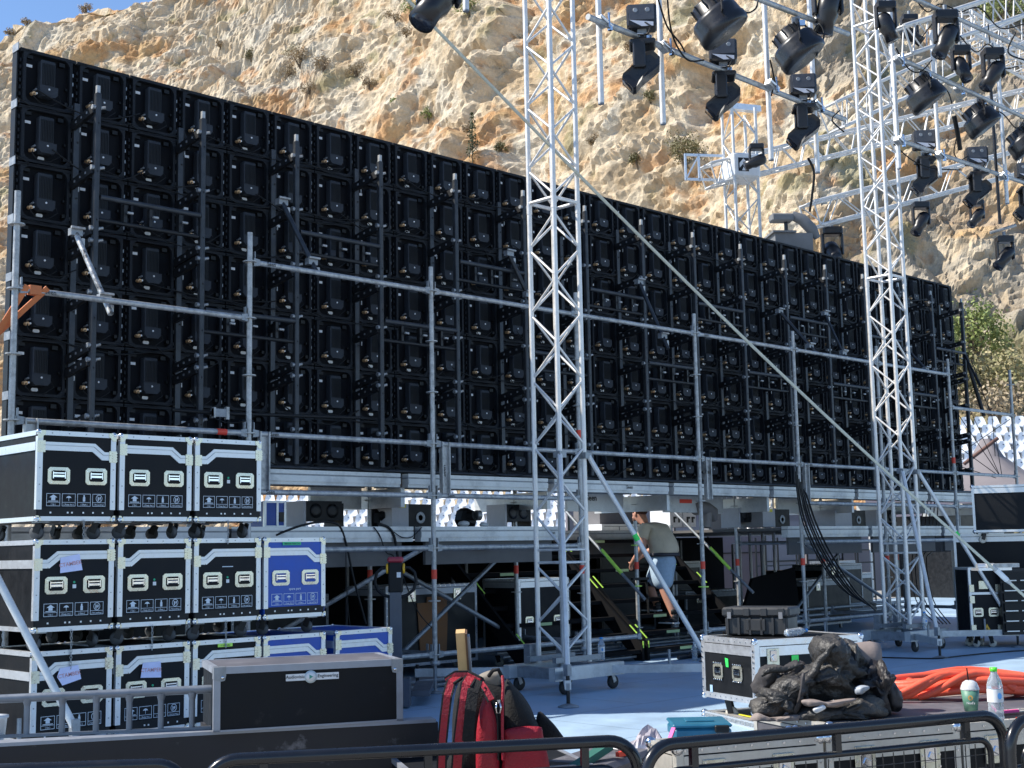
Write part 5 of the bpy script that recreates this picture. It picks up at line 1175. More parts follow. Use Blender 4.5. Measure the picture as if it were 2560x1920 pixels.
# pale container panels and black frames behind
PAN=mat('pale_panel',(.20,.18,.20),.7,0,.06,2)
for i,(x,w_,h_) in enumerate(((16.5,2.2,1.45),(22.2,1.2,1.9),(25.5,1.6,1.9),(27.2,1.6,1.9),(21.0,14.0,2.3))):
    b=MB(PAN if i else mat('grey_panel',(.10,.105,.115),.6),BLKM); b.bb((0,0,0),(w_,.06,h_)); b.bb((0,-.02,0),(.05,-.001,h_),BLKM); b.bb((w_-.05,-.02,0),(w_,-.001,h_),BLKM); b.bb((.05,-.02,h_*.5),(w_-.05,-.001,h_*.5+.03),BLKM)
    o=b.build('partition_panel',None,(x,15.0 if i==0 else (18.0 if i<4 else 20.0),0)); tag(o,('dark grey partition panel under the deck behind the second scaffold row','narrow pale partition panel seen under the deck at the right','pale partition panel behind the hanging cables','pale partition panel furthest right behind the cables','long pale wall at the back of the deck at the right')[i],'panel')
for i in range(6):
    t_=tag(MB(BLKM).build('x') if False else thing('metal_rack','black metal rack standing %s of the six behind the deck at the right'%ORD[i],'rack',(23.2+i*.8,16.6,0),0,'black metal racks behind the deck at the right'),None)
    b=MB(BLKM); 
    for x in (0,.7): b.tube((x,0,0),(x,0,1.5),.022,BLKM,6)
    b.build('upright',t_); b=MB(BLKM)
    for z in (.1,.5,.9,1.4): b.tube((0,0,z),(.7,0,z),.018,BLKM,6)
    b.build('rung',t_)
# ---------------- gear standing on the deck ----------------
ZD=1.57+.005
SIL=mat('unit_silver',(.40,.40,.42),.5,.1,.1,8)
def unit_fan(px0,px1,py,v,label,h=.19):
    a=PV(px0,1318,v);c=PV(px1,1318,v); w_=c.x-a.x; t=thing('fan_unit',label,'fan unit',(a.x,v,ZD),0,'black twin-fan units on the deck')
    b=MB(BLKP,GALVD,SIL); b.bb((0,0,.07),(w_,.3,.07+h),BLKP); b.build('body',t)
    for k in (.27,.73): b=MB(BLKM,GALVD); b.lathe([(.03,0),(.07,0),(.07,.006),(.03,.006)],(w_*k,-.001,.07+h/2),Matrix.Rotation(math.pi/2,3,'X'),BLKM,16); b.build('fan_grille',t)
    b=MB(SIL); b.bb((-.03,.0,0),(-.001,.3,.07+h),SIL); b.build('side_plate',t); b=MB(BLKP); b.bb((w_+.001,.0,0),(w_+.02,.3,.05+h),BLKP); b.build('side_plate',t)
def unit_proj(px0,px1,px2,v,label,h=.24):
    a=PV(px0,1318,v);c=PV(px1,1318,v);d=PV(px2,1318,v); t=thing('smoke_machine',label,'machine',(a.x,v,ZD),0,'grey and black machines with yellow tape on the deck')
    w1=c.x-a.x;w2=d.x-c.x
    b=MB(SIL); b.bb((0,-.04,0),(w1-.003,.36,h),SIL); b.build('grey_shell',t)
    b=MB(BLKP); b.bb((w1,0,.0),(w1+w2,.36,h),BLKP); b.build('body',t)
    b=MB(GALVD,WHITE); b.lathe([(.055,0),(.062,0),(.062,.004),(.055,.004)],(w1+w2*.55,-.003,h*.42),Matrix.Rotation(math.pi/2,3,'X'),GALVD,16); b.lathe([(.025,0),(.03,0),(.03,.004),(.025,.004)],(w1+w2*.55,-.003,h*.42),Matrix.Rotation(math.pi/2,3,'X'),GALVD,12); b.bar((w1+w2*.55-.06,-.003,h*.42),(w1+w2*.55+.06,-.003,h*.42),.003,.004,GALVD,(0,1,0)); b.build('fan_grille',t)
    b=MB(mat('tape_yellow',(.8,.68,.03),.5)); b.box((w1*.6,.08,h+.004),(.09,.12,.008)); b.box((w1*.6,-.044,h-.02),(.09,.006,.04)); b.build('yellow_tape',t)
unit_fan(765,855,1290,10.5,'black twin-fan unit on the deck, left of the others'); unit_fan(1268,1325,1290,10.6,'black twin-fan unit on the deck just left of the middle truss tower'); unit_fan(1852,1893,1290,10.6,'black twin-fan unit on the deck right of the man'); unit_fan(2195,2240,1290,10.6,'black twin-fan unit behind the right truss tower')
unit_proj(974,1016,1079,10.45,'grey and black machine with yellow tape, behind the second scaffold post'); unit_proj(1902,1933,1975,10.45,'grey and black machine with yellow tape right of the man'); unit_proj(2083,2125,2165,10.45,'grey and black machine with yellow tape left of the right truss tower')
a=PV(660,1318,10.4); t=thing('flight_case','small blue flight case with silver edges standing on the deck','flight case',(a.x,10.4,ZD))
b=MB(CBLU2); b.bb((.004,.004,.004),(.24,.3,.245),CBLU); b.build('body',t); b=MB(EXT); 
for x in (0,.135,.22): b.bb((x,-.003,0),(x+.024,.02,.25)); 
b.bb((.024,-.002,0),(.22,.02,.02)); b.bb((.024,-.002,.23),(.22,.02,.25)); b.build('edging',t); b=MB(BLKM,CHR); b.box((.19,-.006,.10),(.05,.01,.09),BLKM); b.build('handle',t)
# grey low box and white rack
a=PV(1500,1311,12.3); t=thing('speaker_box','flat dark grey box lying on the deck left of the man','box',(a.x,12.3,1.66)); b=MB(mat('box_grey',(.16,.155,.16),.7)); b.bb((0,0,0),(.95,.5,.22)); b.build('body',t); b=MB(BLKM,WHITE); b.box((.83,-.006,.1),(.22,.01,.17),BLKM); b.box((.86,-.012,.09),(.14,.01,.05),WHITE); b.build('front_panel',t)
a=PV(1498,1325,12.2); b=MB(WHITE,GALVD); b.bb((0,0,0),(1.05,.4,.085),WHITE); b.bb((.05,-.003,.05),(1.0,-.001,.06),GALVD); b.bb((.35,-.003,.0),(.37,-.001,.06),GALVD); o=b.build('white_tray',None,(a.x,12.15,1.575)); tag(o,'white tray under the flat dark grey box on the deck','tray')
for i,(x0,x1,y0) in enumerate(((1676,1708,1266),(1709,1742,1264))):
    a=PV(x0,1320,13.0);c=PV(x1,1320,13.0); w_=c.x-a.x; t=thing('plastic_crate',('white slotted plastic crate stack on the deck right of the man','white slotted plastic crate stack beside the grey spotlight')[i],'crate',(a.x,13.0,1.64),0,'white slotted crates on the deck')
    b=MB(WHITE); b.bb((0,0,0),(w_-.02,.4,.34)); b.build('body',t); b=MB(BLKM)
    for z in (.07,.22): 
        for x in (.25,.62): b.bb((w_*x,-.004,z),(w_*(x+.13),-.001,z+.09)); b.bb((w_*x,-.004,z+.06),(w_*(x+.25),-.001,z+.09))
    b.build('slot',t)
# grey covered spotlight
GSP=mat('grey_cover',(.22,.20,.19),.55,.2,.1,6)
a=PV(1765,1318,10.75); t=thing('spotlight','grey spotlight on a short stand, standing on the deck right of the crates','spotlight',(a.x,10.75,ZD)); b=MB(GSP); b.tube((0,0,0),(.03,0,.2),.075,GSP,14); b.build('stand',t); b=MB(GSP); b.path([V(-.22,0,.24),V(-.12,0,.27),V(.02,0,.25),V(.15,0,.20),V(.2,0,.1)],.08,GSP,14,radii=[.085,.09,.09,.085,.05]); b.build('housing',t)
a=PV(1772,1318,13.6); b=MB(mat('grey_panel2',(.20,.20,.21),.6),GALVD,WHITE); b.bb((0,0,0),(1.15,.1,.62)); b.bb((.5,-.004,0),(.53,-.001,.62),GALVD); o=b.build('grey_cabinet',None,(a.x,13.6,1.6)); tag(o,'plain grey cabinet behind the grey spotlight','cabinet')
# black head lamps and small lumps
for i,(x,v,lab) in enumerate(((948,10.7,'black soft bag behind the hanging cables on the deck'),(1165,10.6,'black camera-like lamp lying on the deck left of the tower'),(1040,10.9,'folded black bag behind the machine with yellow tape'))):
    a=PV(x,1318,v); b=MB(BLKP,WHITE); b.box((0,0,.1),(.22,.2,.2),BLKP,Matrix.Rotation(.3*i,3,'Y'),.05); b.tube((-.06,-.1,.12),(-.03,-.16,.13),.05,BLKP,10); 
    if i==1: b.tube((.04,-.12,.13),(.09,-.13,.13),.055,GALV,12); b.sphere((-.12,-.1,.04),.05,WHITE,8,(1.5,1,.7)); b.sphere((.17,-.1,.03),.04,WHITE,8,(1.5,1,.7))
    o=b.build('lamp_head' if i==1 else 'bag',None,(a.x,v,ZD)); tag(o,lab,'lamp' if i==1 else 'bag')
# ---------------- cables ----------------
rc9=random.Random(4)
def cable(pts,r,label,group=None,m=BLKP,n=6):
    P=[Vector(p) for p in pts]; Q=[]
    for i in range(len(P)-1):
        p0=P[max(i-1,0)];p1=P[i];p2=P[i+1];p3=P[min(i+2,len(P)-1)]
        for j in range(6):
            t=j/6; Q.append(.5*((2*p1)+(-p0+p2)*t+(2*p0-5*p1+4*p2-p3)*t*t+(-p0+3*p1-3*p2+p3)*t**3))
    Q.append(P[-1]); o0=Q[0].copy(); b=MB(m); b.path([q-o0 for q in Q],r,m,n); o=b.build('cable',None,o0); tag(o,label,'cable',group); return o
GC='black cables hanging off the deck edge'
cable([PV(x,y,9.86) for x,y in ((690,1338),(740,1318),(790,1306),(830,1306),(852,1320),(868,1370),(885,1450),(915,1560))],.011,'black cable looping off the deck edge left of the pallet truck',GC)
cable([PV(x,y,9.85) for x,y in ((935,1318),(950,1340),(965,1380),(990,1400),(1040,1520),(1080,1570))],.006,'thin black cable slanting down behind the second scaffold post',GC)
cable([PV(x,y,9.85) for x,y in ((945,1310),(970,1318),(985,1340),(995,1395))],.014,'short thick black cable ending above the pallet truck handle',GC)
cable([PV(x,y,9.84) for x,y in ((985,1330),(1005,1343),(1030,1342),(1055,1318))],.005,'thin black cable looping below the machine with yellow tape',GC)
cable([PV(x,y,9.86) for x,y in ((865,1380),(866,1450),(872,1540),(882,1600))],.005,'thin black cable hanging straight below the deck at the left',GC)
for i in range(6):
    d=i*9+rc9.uniform(-3,3); cable([PV(1990+d*.4,1180+d,9.5),PV(1995+d*.5,1240,9.5),PV(2010+d*.7,1310,9.5),PV(2045+d*.8,1390,9.5),PV(2085+d*1.2,1450+d*.6,9.7),PV(2130+d,1490+d*.5,10),PV(2190,1510+d*.4,10.2)],.010+.003*(i%2),'black cable in the bundle sagging left of the right truss tower, %s outwards'%ORD[i],'cable bundle sagging left of the right truss tower')
for i in range(5):
    d=i*9; cable([PV(2310+d,1250,10.8),PV(2300+d,1330+d,10.5),PV(2280+d,1400,10.4),PV(2290+d*1.2,1500,10.2),PV(2340+d,1560,10)],.009,'thin black cable hanging at the dark end of the deck','cables hanging at the right end of the deck')
cable([PZ(2160+0*i,1642,.012) if i==0 else PZ(*q,.012) for i,q in enumerate(((2190,1642),(2260,1645),(2340,1646),(2400,1640),(2480,1632),(2560,1626),(2700,1615)))],.008,'thin dark cable running across the blue floor at the right')
# ---------------- cases at the right edge ----------------
rr_=-.70
def at(x,y,z): p=PZ(x,y,z); return p
p=PD(2397,1570,17.0); 
roadcase('road_case','big black case with silver edges carrying another case, right edge of the picture','road case',(p.x,p.y,.0),-1.14,1.6,.8,1.28,.10,.14,CBLK,EXT,False,casters=True,rivets=False)
p=PD(2434,1320,16.9); p.z=1.47-.14+.0
roadcase('road_case','upper black case on wheels standing on the big black case at the right edge','road case',(p.x,p.y,1.30),-1.14,1.6,.8,.60,.10,.14,CBLK,EXT,True,casters=True,rivets=False)
p=PZ(2430,1592,.14)
t=roadcase('rack_case','black rack case with white-edged door, handles and a yellow warning triangle','rack case',(p.x,p.y,0),rr_,.40,.45,.84,.0,.16,CBLK,EXT,False,(),((.10,.44),(.30,.44)),casters=True,rivets=False)
b=MB(EXT,ZINC,YEL,BLKM)
b.bb((0,-.004,.66),(.40,-.001,.69),EXT)
for z in (.74,.60,.24): 
    for x in (.0,.34): b.box((x+.03,-.008,z),(.06,.01,.09),ZINC)
b.build('door_fittings',t); b=MB(ZINC); b.box((.19,-.008,.78),(.13,.01,.1),ZINC); b.build('latch',t)
b=MB(YEL,BLKM); b.prism([(-.06,0),(.06,0),(0,.105)],(.2,-.008,.19),(1,0,0),(0,0,1),(0,.004,0),YEL); b.prism([(.004,.075),(-.012,.042),(.0,.042),(-.004,.018),(.012,.05),(.001,.05)],(.2,-.0095,.19),(1,0,0),(0,0,1),(0,.001,0),BLKM); b.build('warning_sign',t)
p=PZ(2514,1580,.2); t=thing('drawer_rack','black equipment rack with pale bars beside the rack case','rack',(p.x,p.y,0),rr_)
b=MB(BLKM); b.bb((0,.05,.16),(.45,.5,.98)); b.build('body',t)
for i in range(6): b=MB(BLKP,EXT); b.bb((.02,.02,.2+i*.125),(.43,.049,.30+i*.125),BLKP); b.bb((.03,.014,.2+i*.125),(.19,.0195,.212+i*.125),EXT); b.bb((.24,.014,.2+i*.125),(.42,.0195,.212+i*.125),EXT); b.build('drawer',t)
p=PD(2445,1422,16.0); b=MB(ALUW,GALV); b.bb((0,0,0),(.38,.2,.03)); b.bb((.1,-.02,.031),(.46,.14,.075),GALV); b.tube((.0,.05,.05),(.2,.05,.05),.03,ALUW,8); o=b.build('metal_bracket',None,PZ(2447,1427,1.0)); o.rotation_euler=(0,0,rr_); tag(o,'pile of silver metal brackets lying on the rack case','brackets')
# water bottles on the floor
bottle('water_bottle','water bottle with blue cap on the base of the middle truss tower',(9.175+.42,8.826-.1,.25),.22,.034,CAPB,0,0,WHITE)
bottle('water_bottle','water bottle on the base of the right truss tower',(15.17+.05,8.64-.25,.25),.22,.034,CAPB,0,0,WHITE)
bottle('water_bottle','clear bottle on the floor left of the large flight case',PZ(1737,1652,.0),.22,.034,WHITE,0,0,None)
# ---------------- theatre seats far behind ----------------
TERR=mat('terrace_concrete',(.58,.57,.56),.85,0,.12,1.5)
SEATM=mat('seat_white',(.78,.80,.82),.4,0,.03,3); NUM=mat('seat_number',(.10,.11,.14),.6)
Rv=V(*R2);Fv=V(*F2); rzs=math.atan2(Rv.y,Rv.x)
def make_seat():
    t=thing('theatre_seat','white plastic seat','seat')
    b=MB(SEATM,NUM); P=[]
    for i,(z,w_,y) in enumerate(((.38,.23,.02),(.46,.225,.10),(.60,.21,.15),(.74,.17,.19),(.80,.12,.20))):
        for k in range(5): a=(k-2)/2; P.append((a*w_,y-.06*a*a*1.0,z))
    n=5; fs=[[i*n+k,i*n+k+1,(i+1)*n+k+1,(i+1)*n+k] for i in range(4) for k in range(4)]
    b.add(P,fs,SEATM,True); b.add([(p[0],p[1]+.025,p[2]) for p in P],[f[::-1] for f in fs],SEATM,True)
    b.box((0,.166,.66),(.075,.006,.045),NUM,Matrix.Rotation(-.2,3,'X')); b.build('backrest',t)
    b=MB(SEATM); P=[]
    for i,(y,z) in enumerate(((.05,.40),(-.08,.37),(-.24,.385),(-.30,.375),(-.31,.33))):
        for k in range(5): a=(k-2)/2; P.append((a*.225,y,z+.035*a*a))
    b.add(P,[[i*n+k,i*n+k+1,(i+1)*n+k+1,(i+1)*n+k] for i in range(4) for k in range(4)][::1],SEATM,True); b.add([(p[0],p[1],p[2]-.02) for p in P],[[i*n+k,(i+1)*n+k,(i+1)*n+k+1,i*n+k+1] for i in range(4) for k in range(4)],SEATM,True); b.build('seat_pan',t)
    b=MB(GALVD); b.tube((0,0,0),(0,0,.37),.03,GALVD,6); b.build('pedestal',t)
    return t
seat0=make_seat(); used=[False]; cnt=0
def put_seat(p,lab):
    global cnt
    if not used[0]: seat0.location=p; seat0.rotation_euler=(0,0,rzs); seat0['label']=lab; seat0['group']='white seats of the open-air theatre'; used[0]=True
    else: copy_tree(seat0,p,rzs,lab,'white seats of the open-air theatre')
    cnt+=1
b=MB(TERR)
for (x0,x1,Dc,z0,n,dz,dd,lab) in ((628,1720,57,1.55,6,.37,.78,'white seat in the far stand seen under the video wall'),(2352,2600,45.5,3.05,7,.38,.8,'white seat in the far stand right of the video wall')):
    for r in range(n):
        D=Dc+r*dd; za=z0+r*dz; X0=(x0-1280)/F_PX*D; X1=(x1-1280)/F_PX*D; k=0
        base=Rv*((X0+X1)/2)+Fv*D; b.box(base+V(0,0,za-.4+.0)+Fv*.25,(X1-X0+1,dd+.02,.8),TERR,Matrix.Rotation(rzs,3,'Z'))
        X=X0+(.25 if r%2 else 0)
        while X<X1:
            px=1280+X/D*F_PX
            if not (1330<px<1500) or r%1==0: put_seat(Rv*X+Fv*D+V(0,0,za),lab+', '+['lowest','second','third','fourth','fifth','sixth','seventh'][r]+' row up')
            X+=.53 if x0<1000 else .52
        k+=1
o=b.build('seating_terrace'); tag(o,kind='structure'); print('seats',cnt)
# grey canopy tent in front of the seats on the right
TENT=mat('tent_canvas',(.19,.17,.175),.8,0,.06,3); TEND=mat('tent_dark',(.12,.11,.14),.8)
tp=PD(2466,1097,33); t=thing('canopy_tent','grey peaked canopy tent in front of the white seats at the right','tent',(tp.x,tp.y,0)); 
b=MB(TENT,TEND); zt_=tp.z; N=12; rings=[(.12,zt_),(.35,zt_-.45),(.8,zt_-.85),(1.5,zt_-1.2),(2.2,zt_-1.42)]
vs=[];
for r_,z in rings:
    for k in range(4*3):
        a=2*math.pi*k/12+.4; q=max(abs(math.cos(a)),abs(math.sin(a))); rr2=r_/q; vs.append((rr2*math.cos(a),rr2*math.sin(a),z))
b.add(vs,[[i*12+k,i*12+(k+1)%12,(i+1)*12+(k+1)%12,(i+1)*12+k] for i in range(4) for k in range(12)],TENT,True); b.build('roof',t)
b=MB(TEND); zz=zt_-1.42; b.bb((-2.2,-2.2,zz-.5),(2.2,-2.17,zz+.01)); b.build('valance',t); b=MB(TEND); b.bb((-2.2,-2.17,zz-.5),(-2.17,2.2,zz+.01)); b.build('valance',t)
for sx in(-1,1):
    for sy in(-1,1): b=MB(ALU); b.tube((sx*2.15,sy*2.15,0),(sx*2.15,sy*2.15,zz-.02),.04,ALU,8); b.build('leg',t)
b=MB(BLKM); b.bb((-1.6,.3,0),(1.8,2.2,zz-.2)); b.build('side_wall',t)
# rusty struts and guy lines right of the wall
RUST=mat('rusty_brown',(.12,.055,.04),.6)
p=PD(2410,1160,24);q=PD(2495,1095,24)
b=MB(RUST); b.tube((0,0,0),q-p,.035,RUST,8); o=b.build('strut',None,p); tag(o,'rusty brown strut slanting in front of the canopy tent','strut')
p=PV(2370,1225,10.9);q=PV(2395,1192,10.9); b=MB(ORANGE); b.bar((0,0,0),q-p,.05,.01,ORANGE,(1,0,0)); o=b.build('ratchet_strap',None,p); tag(o,'orange strap at the lower right end of the video wall','strap')
def line(x0,y0,v0,x1,y1,v1,r,label,m=BLKM,g=None,name='guy_line'):
    p=PV(x0,y0,v0);q=PV(x1,y1,v1); b=MB(m); b.tube((0,0,0),q-p,r,m,6); o=b.build(name,None,p); tag(o,label,'line' if name!='brace_tube' else 'tube',g)
GL='black stay lines at the right end of the video wall'
E0=PV(2408,900,VW-.47)
line(2408,870,10.2,2460,1040,10.0,.035,'black brace tube slanting from the last support frame',BLKM,None,'brace_tube')
line(2408,880,10.2,2452,965,9.75,.02,'black brace tube right beside the slanting one',BLKM,None,'brace_tube')
for i,(a,b_,c,d) in enumerate(((2420,905,2480,1035),(2428,900,2478,1038),(2378,1010,2500,1190),(2378,870,2392,920),(2400,1120,2500,1192),(2480,1038,2488,1140),(2490,1100,2505,1190),(2350,1150,2490,1195),(2420,1120,2525,1048),(2378,920,2500,1190))): line(a,b_,10.1,c,d,9.75,.006,'thin black stay line at the right end of the video wall',BLKP,GL)
# ---------------- rope across the picture ----------------
p=PD(1005,-15,12.6);q=PD(2640,1560,14.4)
b=MB(ROPE); N=40; pts=[p+(q-p)*(i/N)-V(0,0,.16*math.sin(math.pi*i/N)) for i in range(N+1)]
b.path([x-p for x in pts],.0165,ROPE,8); o=b.build('rope',None,p); tag(o,'long pale rope slanting across from upper left to lower right','rope')
p2=p+(q-p)*.905-V(0,0,.04); b=MB(WHITE,GALV); d=(q-p).normalized(); b.tube(-d*.09,d*.09,.03,WHITE,10); b.tube(-d*.16,-d*.09,.02,GALV,8,r2=.03); b.tube(d*.09,d*.15,.03,GALV,8,r2=.018); o=b.build('rope_grip',None,p2); tag(o,'white tensioner on the slanting rope near its lower end','rope tensioner')
# ---------------- lighting rig ----------------
BLKH=mat('lamp_black',(.018,.018,.02),.32,.1,.2,8); LENS=mat('lens',(.03,.035,.05),.08,.2,.05,5); GLINT=mat('label_grey',(.25,.26,.30),.4)
def obj_inst(o,parent):
    c=o.copy(); S.collection.objects.link(c); c.parent=parent; return c
# moving head: base box on top, clamp, yoke, head hanging below.   Local: hangs from z=0 (pipe axis), y toward camera is -y
def make_moving(label,group,tilt=.55):
    t=thing('moving_head',label,'stage light',(0,0,0),0,group)
    b=MB(BLKH,GLINT,WHITE,CHR); b.box((0,0,.16),(.30,.20,.24),BLKH,None,.02); b.box((0,-.101,.19),(.25,.006,.16),mat('lamp_panel',(.07,.075,.09),.4),None,.002)
    b.prism([(-.12,.13),(.115,.10),(.115,.06),(-.0,.06)],(0,-.106,-.02),(1,0,0),(0,0,1),(0,.004,0),mat('lamp_label',(.55,.58,.66),.5))
    for s in(-1,1): b.lathe([(.020,0),(.024,0),(.024,.002),(.020,.002)],(s*.06,-.104,.21),Matrix.Rotation(math.pi/2,3,'X'),GALVD,12)
    b.build('base',t)
    b=MB(GALVD,CHR,BLKM); b.box((0,0,.0),(.09,.07,.08),GALVD); b.box((.07,.02,-.03),(.05,.03,.04),CHR); b.tube((-.07,-.05,-.01),(.08,-.05,-.03),.008,CHR,6); b.tube((0,0,-.03),(0,0,-.09),.04,BLKM,10)
    b.path([V(.03,-.1,.08),V(.09,-.12,.03),V(.06,-.1,-.04),V(-.02,-.09,-.05)],.009,BLKM,6); b.build('clamp',t)
    b=MB(BLKH); b.box((0,0,-.115),(.26,.27,.05),BLKH,None,.015); b.box((-.10,0,-.13),(.06,.2,.03),BLKH,None,.01); b.build('yoke_bridge',t)
    for s in (-1,1): b=MB(BLKH); b.box((-.035,s*.125,-.25),(.125,.035,.27),BLKH,None,.014); b.build('yoke_arm',t)
    R=Matrix.Rotation(.82,3,'Y'); b=MB(BLKH,LENS,GALVD); c=V(.02,0,-.355)
    pr=[(-.085,.10),(-.05,.155),(.05,.155),(.105,.10),(.10,.0),(.085,-.13),(.10,-.22),(.085,-.25),(-.07,-.25),(-.09,-.22),(-.085,-.10)]
    n=len(pr); y0s=[(-.092,.72),(-.104,1),(.104,1),(.092,.72)]; vs=[]
    for yy,k in y0s: vs+=[c+R@V(p[0]*k,yy,p[1]*k) for p in pr]
    b.add(vs,[list(range(n))]+[[j*n+(i+1)%n,j*n+i,(j+1)*n+i,(j+1)*n+(i+1)%n] for j in range(3) for i in range(n)]+[list(range(3*n,4*n))[::-1]],BLKH)
    b.lathe([(0,-.2515),(.07,-.2515),(.07,-.24),(0,-.24)],c,R,LENS,14)
    for k in range(4): b.box(c+R@V(-.092,0,-.12-.022*k),(.006,.12,.008),GALVD,R)
    b.build('head',t)
    return t
def make_wash(label,group):
    t=thing('wash_light',label,'stage light',(0,0,0),0,group)
    R=Matrix.Rotation(-.62,3,'Y')
    b=MB(BLKH,GREENT,CHR); c=V(0,0,-.22)
    prof=[(0,.20),(.10,.20),(.12,.185),(.13,.10),(.185,.08),(.205,.05),(.21,-.04),(.218,-.05),(.218,-.10),(.21,-.12),(.19,-.13),(.0,-.12)]
    b.lathe(prof,c,R,BLKH,28,True); b.build('housing',t)
    b=MB(BLKM); 
    for k in range(10): a=2*math.pi*k/10; b.box(c+R@V(.125*math.cos(a),.125*math.sin(a),.14),(.012,.012,.11),BLKM,R)
    b.build('cooling_fin',t)
    b=MB(BLKH,GALVD); pts=[V(0,.23*math.cos(a),-.22+.24*max(0,math.sin(a))) for a in [math.pi*k/10 for k in range(11)]]
    for i in range(10): b.bar(pts[i],pts[i+1],.05,.012,BLKH,(1,0,0))
    b.build('yoke',t)
    b=MB(GREENT); b.box(c+R@V(.05,-.03,.203),(.04,.025,.004),GREENT,R); b.build('green_tape',t)
    b=MB(GALVD,CHR); b.box((0,0,.03),(.07,.06,.07),GALVD); b.box((.05,-.03,.0),(.05,.03,.05),CHR); b.tube((.06,-.02,.0),(.12,-.03,-.08),.01,BLKM,6); b.build('clamp',t)
    return t
GM='moving head lights hanging from the pipes'; GW='round wash lights hanging from the pipes'
mh=make_moving('',GM,.5); wl_=make_wash('',GW); um=[0,0]
def put(src,i,p,rz,label,s=1,tilt=None):
    if not um[i]: um[i]=1; o=src; o.location=p; o.rotation_euler=(0,0,rz); o['label']=label; o.scale=(s,)*3; return o
    return copy_tree(src,p,rz,label,scale=s)
def hang(b_src,i,px,py,D,rz,label,s=1): return put(b_src,i,PD(px,py,D),rz,label,s)
RZc=YAW-math.pi/2
def rz(a): return RZc+a
hang(mh,0,1605,85,10.9,rz(-.1),'moving head light nearest the middle truss tower, on the front pipe',.83)
hang(mh,0,1808,166,11.9,rz(-.1),'second moving head light on the front pipe, under the round wash light',.83)
hang(mh,0,2008,248,13.0,rz(-.1),'third moving head light on the front pipe, left of the right truss tower',.85)
hang(mh,0,2312,380,16.2,rz(-.1),'moving head light just right of the right truss tower, on the far pipe',.92)
hang(mh,0,2442,418,17.3,rz(-.1),'moving head light between the two far round wash lights, lower right',.92)
hang(mh,0,2566,455,18.2,rz(-.1),'moving head light cut by the right edge of the picture',.92)
hang(wl_,1,1792,-10,11.2,rz(.0),'round black wash light at the top edge above the second moving head',1.05)
hang(wl_,1,1990,62,12.2,rz(-.1),'round black wash light left of the right truss tower with green tape',1.05)
hang(wl_,1,2308,190,14.9,rz(.0),'round black wash light just right of the right truss tower',1.02)
hang(wl_,1,2448,258,16.2,rz(-.1),'round black wash light at the right, above the two small moving heads',1.02)
hang(wl_,1,2556,318,17.2,rz(-.1),'round black wash light cut by the right edge')
# lamps with the lens toward us / beams
def make_small(label,tilt,az=0):
    t=thing('moving_head',label,'stage light',(0,0,0),0,GM); t.rotation_euler=(0,0,0)
    b=MB(BLKH,GALVD); b.box((0,0,-.05),(.22,.16,.09),BLKH,None,.015); b.tube((0,0,0),(0,0,.06),.02,GALVD,8); b.build('base',t)
    b=MB(BLKH); b.box((-.105,0,-.2),(.03,.08,.24),BLKH,None,.01); b.box((.105,0,-.2),(.03,.08,.24),BLKH,None,.01); b.build('yoke',t)
    R=Matrix.Rotation(tilt,3,'X')@Matrix.Rotation(az,3,'Y'); b=MB(BLKH,LENS); b.lathe([(0,.14),(.06,.14),(.085,.10),(.088,-.05),(.07,-.10),(.075,-.2),(.0,-.2)],(0,0,-.28),R,BLKH,16); b.lathe([(0,-.202),(.06,-.202),(.06,-.19),(0,-.19)],(0,0,-.28),R,LENS,14); b.build('head',t)
    return t
def small(px,py,D,tilt,az,label,s=1,a=0):
    t=make_small(label,tilt,az); t.location=PD(px,py,D); t.rotation_euler=(0,0,rz(a)); t.scale=(s,)*3; return t
small(1095,-128,9.6,-.3,.55,'black moving head at the top edge left of the middle truss tower',1.35,.2)
small(2362,28,14.6,-.2,.5,'black moving head high at the upper right, left of a cable loop',1.15)
small(2400,115,15.5,-.4,-.2,'small black moving head right of the tall upper one',.95)
small(2480,122,15.8,-.2,.6,'black moving head at the upper right edge with twin arms',1.12)
small(2212,5,15,-.1,-.3,'black moving head behind the top of the right truss tower',1.0)
small(2272,38,16.5,-.1,-.9,'small dark lamp behind the top of the right truss tower',.9)
small(2300,505,20.5,-.3,.55,'black moving head under the far truss, right of the right tower',1.15)
small(2078,568,21,-.9,.0,'black lamp hanging below the left end of the lower far truss',1.45)
small(2440,500,21.5,-.2,.7,'small black lamp under the far truss below the moving heads',1.0)
small(2510,590,17.5,-.3,.7,'lone black lamp hanging on a short bar above the seats',1.0)
small(2065,-60,12.5,.1,.2,'black lamp at the top edge between the wash lights and the tower',1.2)
small(1890,360,20.5,.1,1.2,'grey-black lamp on the far tower beside the white sign',1.0)
